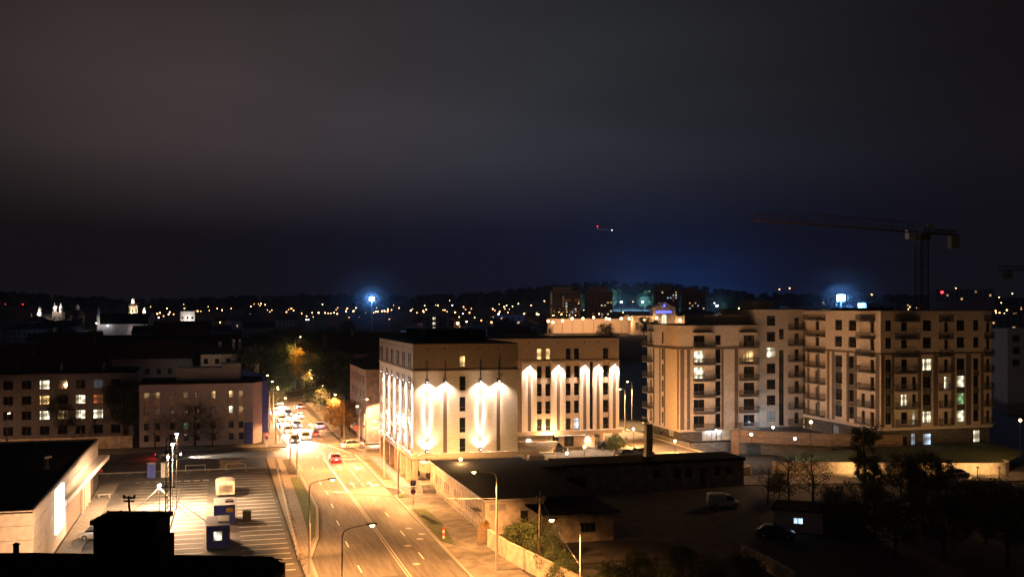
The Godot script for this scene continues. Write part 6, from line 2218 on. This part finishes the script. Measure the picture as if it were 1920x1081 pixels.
func make_far_lamps() -> void:
	var warm := [[484, 569], [489, 569], [497, 571], [487, 573], [501, 581], [509, 581], [340, 582], [349, 583], [361, 583], [365, 583], [370, 583], [376, 583], [325, 589], [390, 575], [392, 582], [407, 578], [416, 581], [433, 578], [470, 574], [476, 570], [297, 595], [306, 592], [300, 607], [373, 610], [412, 604], [585, 586], [597, 586], [609, 586], [615, 587], [620, 587], [626, 586], [632, 588], [633, 577], [630, 581], [651, 578], [662, 583], [668, 577], [674, 594], [685, 586], [704, 584], [708, 584], [716, 583], [721, 583], [727, 579], [738, 572], [748, 577], [667, 577], [770, 582], [773, 579], [817, 572], [821, 572], [834, 581], [869, 575], [873, 580], [924, 579], [936, 570], [945, 575], [950, 572], [955, 579], [961, 574], [972, 569], [996, 572], [1006, 589], [1010, 589], [1021, 564], [861, 594], [890, 595], [925, 594], [955, 600], [989, 600], [1210, 547], [1218, 546], [1210, 552], [1223, 549], [1462, 542], [1481, 540], [1544, 567], [1635, 552], [1741, 549], [1793, 540], [1797, 549], [1803, 549], [1778, 549], [1834, 586], [1845, 555], [1874, 557], [1899, 550], [1875, 586], [1889, 581], [1865, 580], [1828, 573], [1797, 566], [1380, 588], [1386, 578]]
	var white := [[848, 572], [868, 588], [935, 588], [949, 600], [964, 598], [991, 597], [574, 599], [578, 599], [530, 592], [1340, 568], [1420, 576], [1436, 578], [1410, 572]]
	var red := [[9, 570], [42, 570]]
	rng.seed = 58
	for k in 110:
		warm.append([rng.randf_range(280, 1190) if k % 3 else rng.randf_range(1700, 1920), 577.0 + rng.randfn() * 8.0 + 6.0])
	for set_ in [[warm, M.sodium_far, "distant warm street lamp on the slope of the town"], [white, M.white_lamp, "distant white lamp among the dark trees and houses"], [red, M.red_lamp, "distant red warning lamp on a mast on the hill"]]:
		for e in set_[0]:
			var q := on_land(e[0], e[1], 9.0)
			var gy := hill(q) - 0.2
			var l := thing("distant_lamp", set_[2], "street lamp", Vector3(q.x, gy, q.z), 0.0, set_[2].replace(" lamp ", " lamps "))
			var dist := Vector2(q.x, q.z).length()
			var r := clampf(dist / 1000.0, 0.35, 1.3) * (0.22 + 0.34 * fmod(absf(e[0] * 0.37), 1.0))
			if not cache.has("far_%.1f" % r):
				var mb := MB.new()
				mb.tube(Vector3(0, -9.0, 0), Vector3(0, -0.3, 0), 0.12, 0.08, 5)
				var g := MB.new()
				g.lathe(Vector3.ZERO, [[0.0, -r], [r * 0.75, -r * 0.6], [r, 0.0], [r * 0.75, r * 0.6], [0.0, r]], 8)
				cache["far_%.1f" % r] = [mb.mesh(), g.mesh()]
			var h := q.y - gy
			part("pole", cache["far_%.1f" % r][0], M.galv, l, Vector3(0, h, 0))
			part("lamp_globe", cache["far_%.1f" % r][1], set_[1], l, Vector3(0, h, 0))
	# the two strong floodlight masts
	var a := ad(697, 560, 720)
	var m := floodmast("tall floodlight mast shining blue-white above the old roofs", Vector3(a.x, hill(a), a.z), a.y - hill(a), 1.0)
	omni(m, Vector3(0, a.y - hill(a), 1.0), Color(0.42, 0.68, 1.0), 900.0, 0.8)
	halo_mist(a, 5.0, 0.0016)
	halo_mist(a + Vector3(0, 0, 0.5), 11.0, 0.0005)
	halo_mist(a + Vector3(0, 0, 1.0), 24.0, 0.00014)
	var b := ad(1577, 558, 430)
	var m2 := floodmast("tall floodlight mast shining blue-white behind the apartment roof", Vector3(b.x, hill(b), b.z), b.y - hill(b), 1.0)
	omni(m2, Vector3(0, b.y - hill(b), 1.0), Color(0.42, 0.68, 1.0), 420.0, 0.8)
	halo_mist(b, 3.2, 0.0026)
	halo_mist(b + Vector3(0, 0, 0.5), 7.0, 0.0009)
	halo_mist(b + Vector3(0, 0, 1.0), 15.0, 0.00024)
	# dim blocks behind the apartment roof
	for e in [[1480, 590, 560, 34, 20, 27.0, "pale lit block behind the apartment stair head"], [1625, 590, 420, 12, 10, 28.0, "blue-tinted pale block behind the apartment roof"], [1808, 590, 640, 40, 14, 22.5, "long pale low block standing beyond the crane"], [1755, 590, 900, 50, 14, 42.0, "dark office block on the hill with few lit windows"], [1890, 600, 260, 16, 12, 21.0, "dark brick house with one lit window beyond the annex"], [795, 600, 640, 14, 12, 22.0, "dark block with one column of lit stair windows"], [925, 600, 760, 22, 12, 21.0, "pale low block with lamps near the shopping halls"]]:
		var p := ad(e[0], e[1], e[2])
		var o := thing("far_block", e[6], "building", Vector3(p.x, 0, p.z), -HEAD)
		var mb := MB.new()
		shell(mb, 0, 0, e[3], e[4], 0, e[5])
		lid(mb, 0, 0, e[3], e[4], e[5])
		part("wall", mb, M.plaster_pink, o)
		for k in int(e[3] / 4.0):
			for j in 3:
				var g: Material = M.lit_warm if (k * 5 + j * 3 + int(e[3])) % 9 == 0 else M.glass
				if e[0] == 795: g = M.lit_white if k == 1 else M.glass
				window(o, Vector3(0, 0, 0.07), Vector3.RIGHT, [1.2 + 4.0 * k, e[5] - 3.2 - 3.0 * j, 2.8 + 4.0 * k, e[5] - 1.6 - 3.0 * j], 0.0, g, 2, 1)
func halo_mist(at_: Vector3, radius: float, density: float) -> void:  # added fog ball giving a mast head its lens-glare halo
	var v := FogVolume.new()
	v.name = numbered("mist")
	v.shape = RenderingServer.FOG_VOLUME_SHAPE_ELLIPSOID
	v.size = Vector3(radius * 2.4, radius * 1.7, radius * 2.0)
	var m := FogMaterial.new()
	m.albedo = Color(0.9, 0.93, 1.0)
	m.density = density
	v.material = m
	v.position = at_
	add_child(v)
	tag(v, "added fog ball giving the blue-white floodlight its glare halo", "mist")
	v.set_meta("kind", "stuff")
func lattice(mb: MB, a: Vector3, b: Vector3, side: Vector3, up: Vector3, n: int, r: float, tri := false) -> void:
	var c := [Vector3.ZERO - side, side, up] if tri else [-side - up, side - up, side + up, -side + up]
	for k in c.size():
		mb.tube(a + c[k], b + c[k], r, r, 5)
	for j in n:
		var p := a.lerp(b, float(j) / n)
		var q := a.lerp(b, float(j + 1) / n)
		for k in c.size():
			var e: Vector3 = c[(k + 1) % c.size()]
			mb.tube(p + c[k], q + e, r * 0.55, r * 0.55, 4, false)
			mb.tube(p + c[k], p + e, r * 0.55, r * 0.55, 4, false)
func make_cranes() -> void:
	var base := ad(1729, 450, 230) * Vector3(1, 0, 1)
	var o := thing("tower_crane", "yellow tower crane with lattice jib above the apartment roof", "crane", base)
	var H := 40.6
	var mb := MB.new()
	lattice(mb, Vector3.ZERO, Vector3(0, H, 0), Vector3(0.95, 0, 0), Vector3(0, 0, 0.95), 22, 0.11)
	part("mast", mb, M.crane_yellow, o)
	mb = MB.new()
	mb.span(Vector3(-1.3, H, -1.3), Vector3(1.3, H + 1.2, 1.3))
	part("slewing_ring", mb, M.crane_yellow, o)
	var tip := ad(1411, 421, 197) - base
	var jd := Vector3(tip.x, 0, tip.z).normalized()
	var side := jd.cross(Vector3.UP) * 0.7
	var root := Vector3(0, H + 1.6, 0)
	var L := Vector2(tip.x, tip.z).length()
	mb = MB.new()
	lattice(mb, root + jd * 1.5, root + jd * L * 0.72, side, Vector3(0, 2.1, 0), 18, 0.075, true)
	lattice(mb, root + jd * L * 0.72, root + jd * L, side, Vector3(0, 1.3, 0), 9, 0.06, true)
	part("jib", mb, M.crane_yellow, o)
	mb = MB.new()
	lattice(mb, root - jd * 1.0, root - jd * 14.0, side, Vector3(0, 1.0, 0), 6, 0.12, true)
	part("counter_jib", mb, M.crane_yellow, o)
	mb = MB.new()
	mb.box(root - jd * 12.5 + Vector3(0, -1.6, 0), Vector3(2.2, 2.8, 1.4))
	part("counterweight", mb, M.concrete, o)
	mb = MB.new()
	mb.box(root + jd * 2.4 + Vector3(0, -0.4, 0) + side * 1.8, Vector3(1.5, 2.0, 1.5))
	part("cab", mb, M.white, o)
	mb = MB.new()
	mb.box(root - jd * 3.5 + Vector3(0, 1.5, 0), Vector3(1.8, 1.3, 0.4))
	part("name_board", mb, M.white, o)
	var w := MB.new()
	w.box(Vector3(0, 22.5, 1.1), Vector3(1.9, 1.2, 0.1))
	part("mast_board", w, M.white, o)
	# second crane at the right edge
	var b2 := ad(1990, 500, 330) * Vector3(1, 0, 1)
	var c := thing("tower_crane", "distant dark crane showing only its counter jib and weight", "crane", b2)
	mb = MB.new()
	lattice(mb, Vector3.ZERO, Vector3(0, 37, 0), Vector3(0.95, 0, 0), Vector3(0, 0, 0.95), 14, 0.12)
	part("mast", mb, M.crane_yellow, c)
	var jd2 := place(1, 0, 0).normalized()
	mb = MB.new()
	lattice(mb, Vector3(0, 37.6, 0) - jd2 * 19.0, Vector3(0, 37.6, 0), Vector3(0, 0, 0.7), Vector3(0, 1.3, 0), 8, 0.13, true)
	part("counter_jib", mb, M.crane_yellow, c)
	mb = MB.new()
	mb.box(Vector3(0, 36.2, 0) - jd2 * 16.5, Vector3(3.0, 2.6, 1.2))
	part("counterweight", mb, M.concrete, c)
	# red warning lamp pole on the roof side and a thin mast
	var rp := ad(1767, 548, 240)
	var t := thing("warning_lamp_pole", "thin pole with a red warning lamp behind the apartment roof", "lamp", rp * Vector3(1, 0, 1))
	mb = MB.new()
	mb.tube(Vector3.ZERO, Vector3(0, rp.y, 0), 0.1, 0.06, 6)
	part("pole", mb, M.galv, t)
	mb = MB.new()
	mb.lathe(Vector3(0, rp.y, 0), [[0.0, -0.2], [0.3, -0.1], [0.3, 0.2], [0.0, 0.35]], 10)
	part("warning_lamp", mb, M.red_lamp, t)
func make_airplane() -> void:
	var p := ad(1134, 430, 2200)
	var o := thing("airplane", "small airplane with red and white lights crossing the night sky", "airplane", p, -HEAD + 0.05)
	var mb := MB.new()
	var prof := [[0.0, -17.0], [0.9, -16.0], [1.8, -13.0], [1.9, 0.0], [1.9, 8.0], [1.1, 14.0], [0.2, 17.5], [0.0, 17.6]]
	mb.lathe(Vector3.ZERO, prof, 12)
	var f := part("fuselage", mb, M.white, o)
	f.rotation.z = PI / 2
	mb = MB.new()
	mb.flat([Vector2(-2, -1.5), Vector2(2.5, -1.5), Vector2(-6, -17), Vector2(-8, -17)], -0.4, 0.0)
	mb.flat([Vector2(-2, 1.5), Vector2(-8, 17), Vector2(-6, 17), Vector2(2.5, 1.5)], -0.4, 0.0)
	var wg := part("wing", mb, M.white, o)
	wg.rotation.y = PI
	mb = MB.new()
	mb.span(Vector3(-16.5, 1.0, -0.15), Vector3(-13.5, 6.5, 0.15))
	part("tail_fin", mb, M.white, o)
	mb = MB.new()
	mb.lathe(Vector3(-15, 7.0, 0), [[0.0, -1.0], [1.0, 0.0], [0.0, 1.0]], 8)
	part("tail_light", mb, M.red_lamp, o)
	mb = MB.new()
	mb.lathe(Vector3(15, -1.0, 0), [[0.0, -1.0], [1.0, 0.0], [0.0, 1.0]], 8)
	part("nose_light", mb, M.white_lamp, o)

# ---------- sky
func sky_color(az: float, el: float) -> Color:  # az from the view axis, both in radians; linear light on the picture's scale
	var e := rad_to_deg(maxf(el, 0.0))
	var cloud := smoothstep(3.2, 9.5, e) * (1.0 - 0.4 * smoothstep(11.0, 22.0, e))
	var left := exp(-pow((az + 0.3) / 0.23, 2.0))
	var mid := exp(-pow((az - 0.03) / 0.22, 2.0))
	var back := exp(-pow((absf(az) - 2.2) / 0.7, 2.0))
	var c := Vector3(0.0052, 0.0042, 0.0046)
	c += cloud * (left * Vector3(0.036, 0.025, 0.0245) + mid * Vector3(0.0215, 0.0255, 0.0295) + back * Vector3(0.008, 0.007, 0.007) + Vector3(0.0025, 0.002, 0.002))
	var lowc := 1.0 - smoothstep(4.5, 14.0, e)
	c += lowc * exp(-pow((az - 0.1) / 0.26, 2.0)) * Vector3(0.0, 0.0014, 0.0125)
	c += exp(-pow((az - 0.165) / 0.075, 2.0) - pow(e / 2.6, 2.0)) * Vector3(0.001, 0.017, 0.085)
	return Color(c.x, c.y, c.z)
func make_sky(exposure: float) -> PanoramaSkyMaterial:
	var W := 1024
	var H := 512
	var im := Image.create(W, H, false, Image.FORMAT_RGBF)
	var fn := FastNoiseLite.new()
	fn.seed = 9
	fn.frequency = 0.9
	fn.fractal_octaves = 4
	for y in H:
		var el := PI * 0.5 - PI * (y + 0.5) / H
		for x in W:
			var phi := TAU * (x + 0.5) / W
			var az := wrapf(phi - HEAD, -PI, PI)
			var d := Vector3(sin(phi) * cos(el), sin(el) * 3.0, cos(phi) * cos(el))
			var n := 1.0 + 0.4 * fn.get_noise_3d(d.x * 1.3, d.y * 2.2, d.z * 1.3)
			var c := sky_color(az, el)
			im.set_pixel(x, y, Color(c.r * n / exposure, c.g * n / exposure, c.b * n / exposure))
	var m := PanoramaSkyMaterial.new()
	m.panorama = ImageTexture.create_from_image(im)
	return m
func _ready() -> void:
	var exposure := 4.0
	var cam := Camera3D.new()
	cam.name = "camera"
	cam.projection = Camera3D.PROJECTION_FRUSTUM
	cam.near = 0.5
	cam.far = 9000.0
	cam.size = 2.0 * 540.5 / FOCAL * cam.near
	cam.frustum_offset = Vector2(0, (HORIZON - 540.5) / FOCAL * cam.near)
	cam.position = Vector3(0, EYE, 0)
	cam.rotation.y = -HEAD
	add_child(cam)
	cam.current = true
	var env := Environment.new()
	env.background_mode = Environment.BG_SKY
	env.sky = Sky.new()
	env.sky.sky_material = make_sky(exposure)
	env.tonemap_mode = Environment.TONE_MAPPER_LINEAR
	env.tonemap_exposure = exposure
	env.fog_enabled = true
	env.fog_density = 0.00008
	env.fog_light_color = Color(0.82, 0.87, 1.0)
	env.volumetric_fog_enabled = true
	env.volumetric_fog_density = 0.0
	env.sdfgi_enabled = true
	env.ssao_enabled = true
	env.ssil_enabled = true
	var we := WorldEnvironment.new()
	we.name = "surroundings"
	we.environment = env
	add_child(we)
	make_materials()
	make_ground()
	make_streets()
	make_hotel()
	make_apartments()
	make_low_house()
	make_shop()
	make_left_blocks()
	make_terraces()
	make_foreground_roof()
	make_trees()
	make_old_town()
	make_churches()
	make_towers()
	make_mall()
	make_cabins()
	make_lamps()
	make_signs()
	make_cars()
	make_far_lamps()
	make_cranes()
	make_airplane()
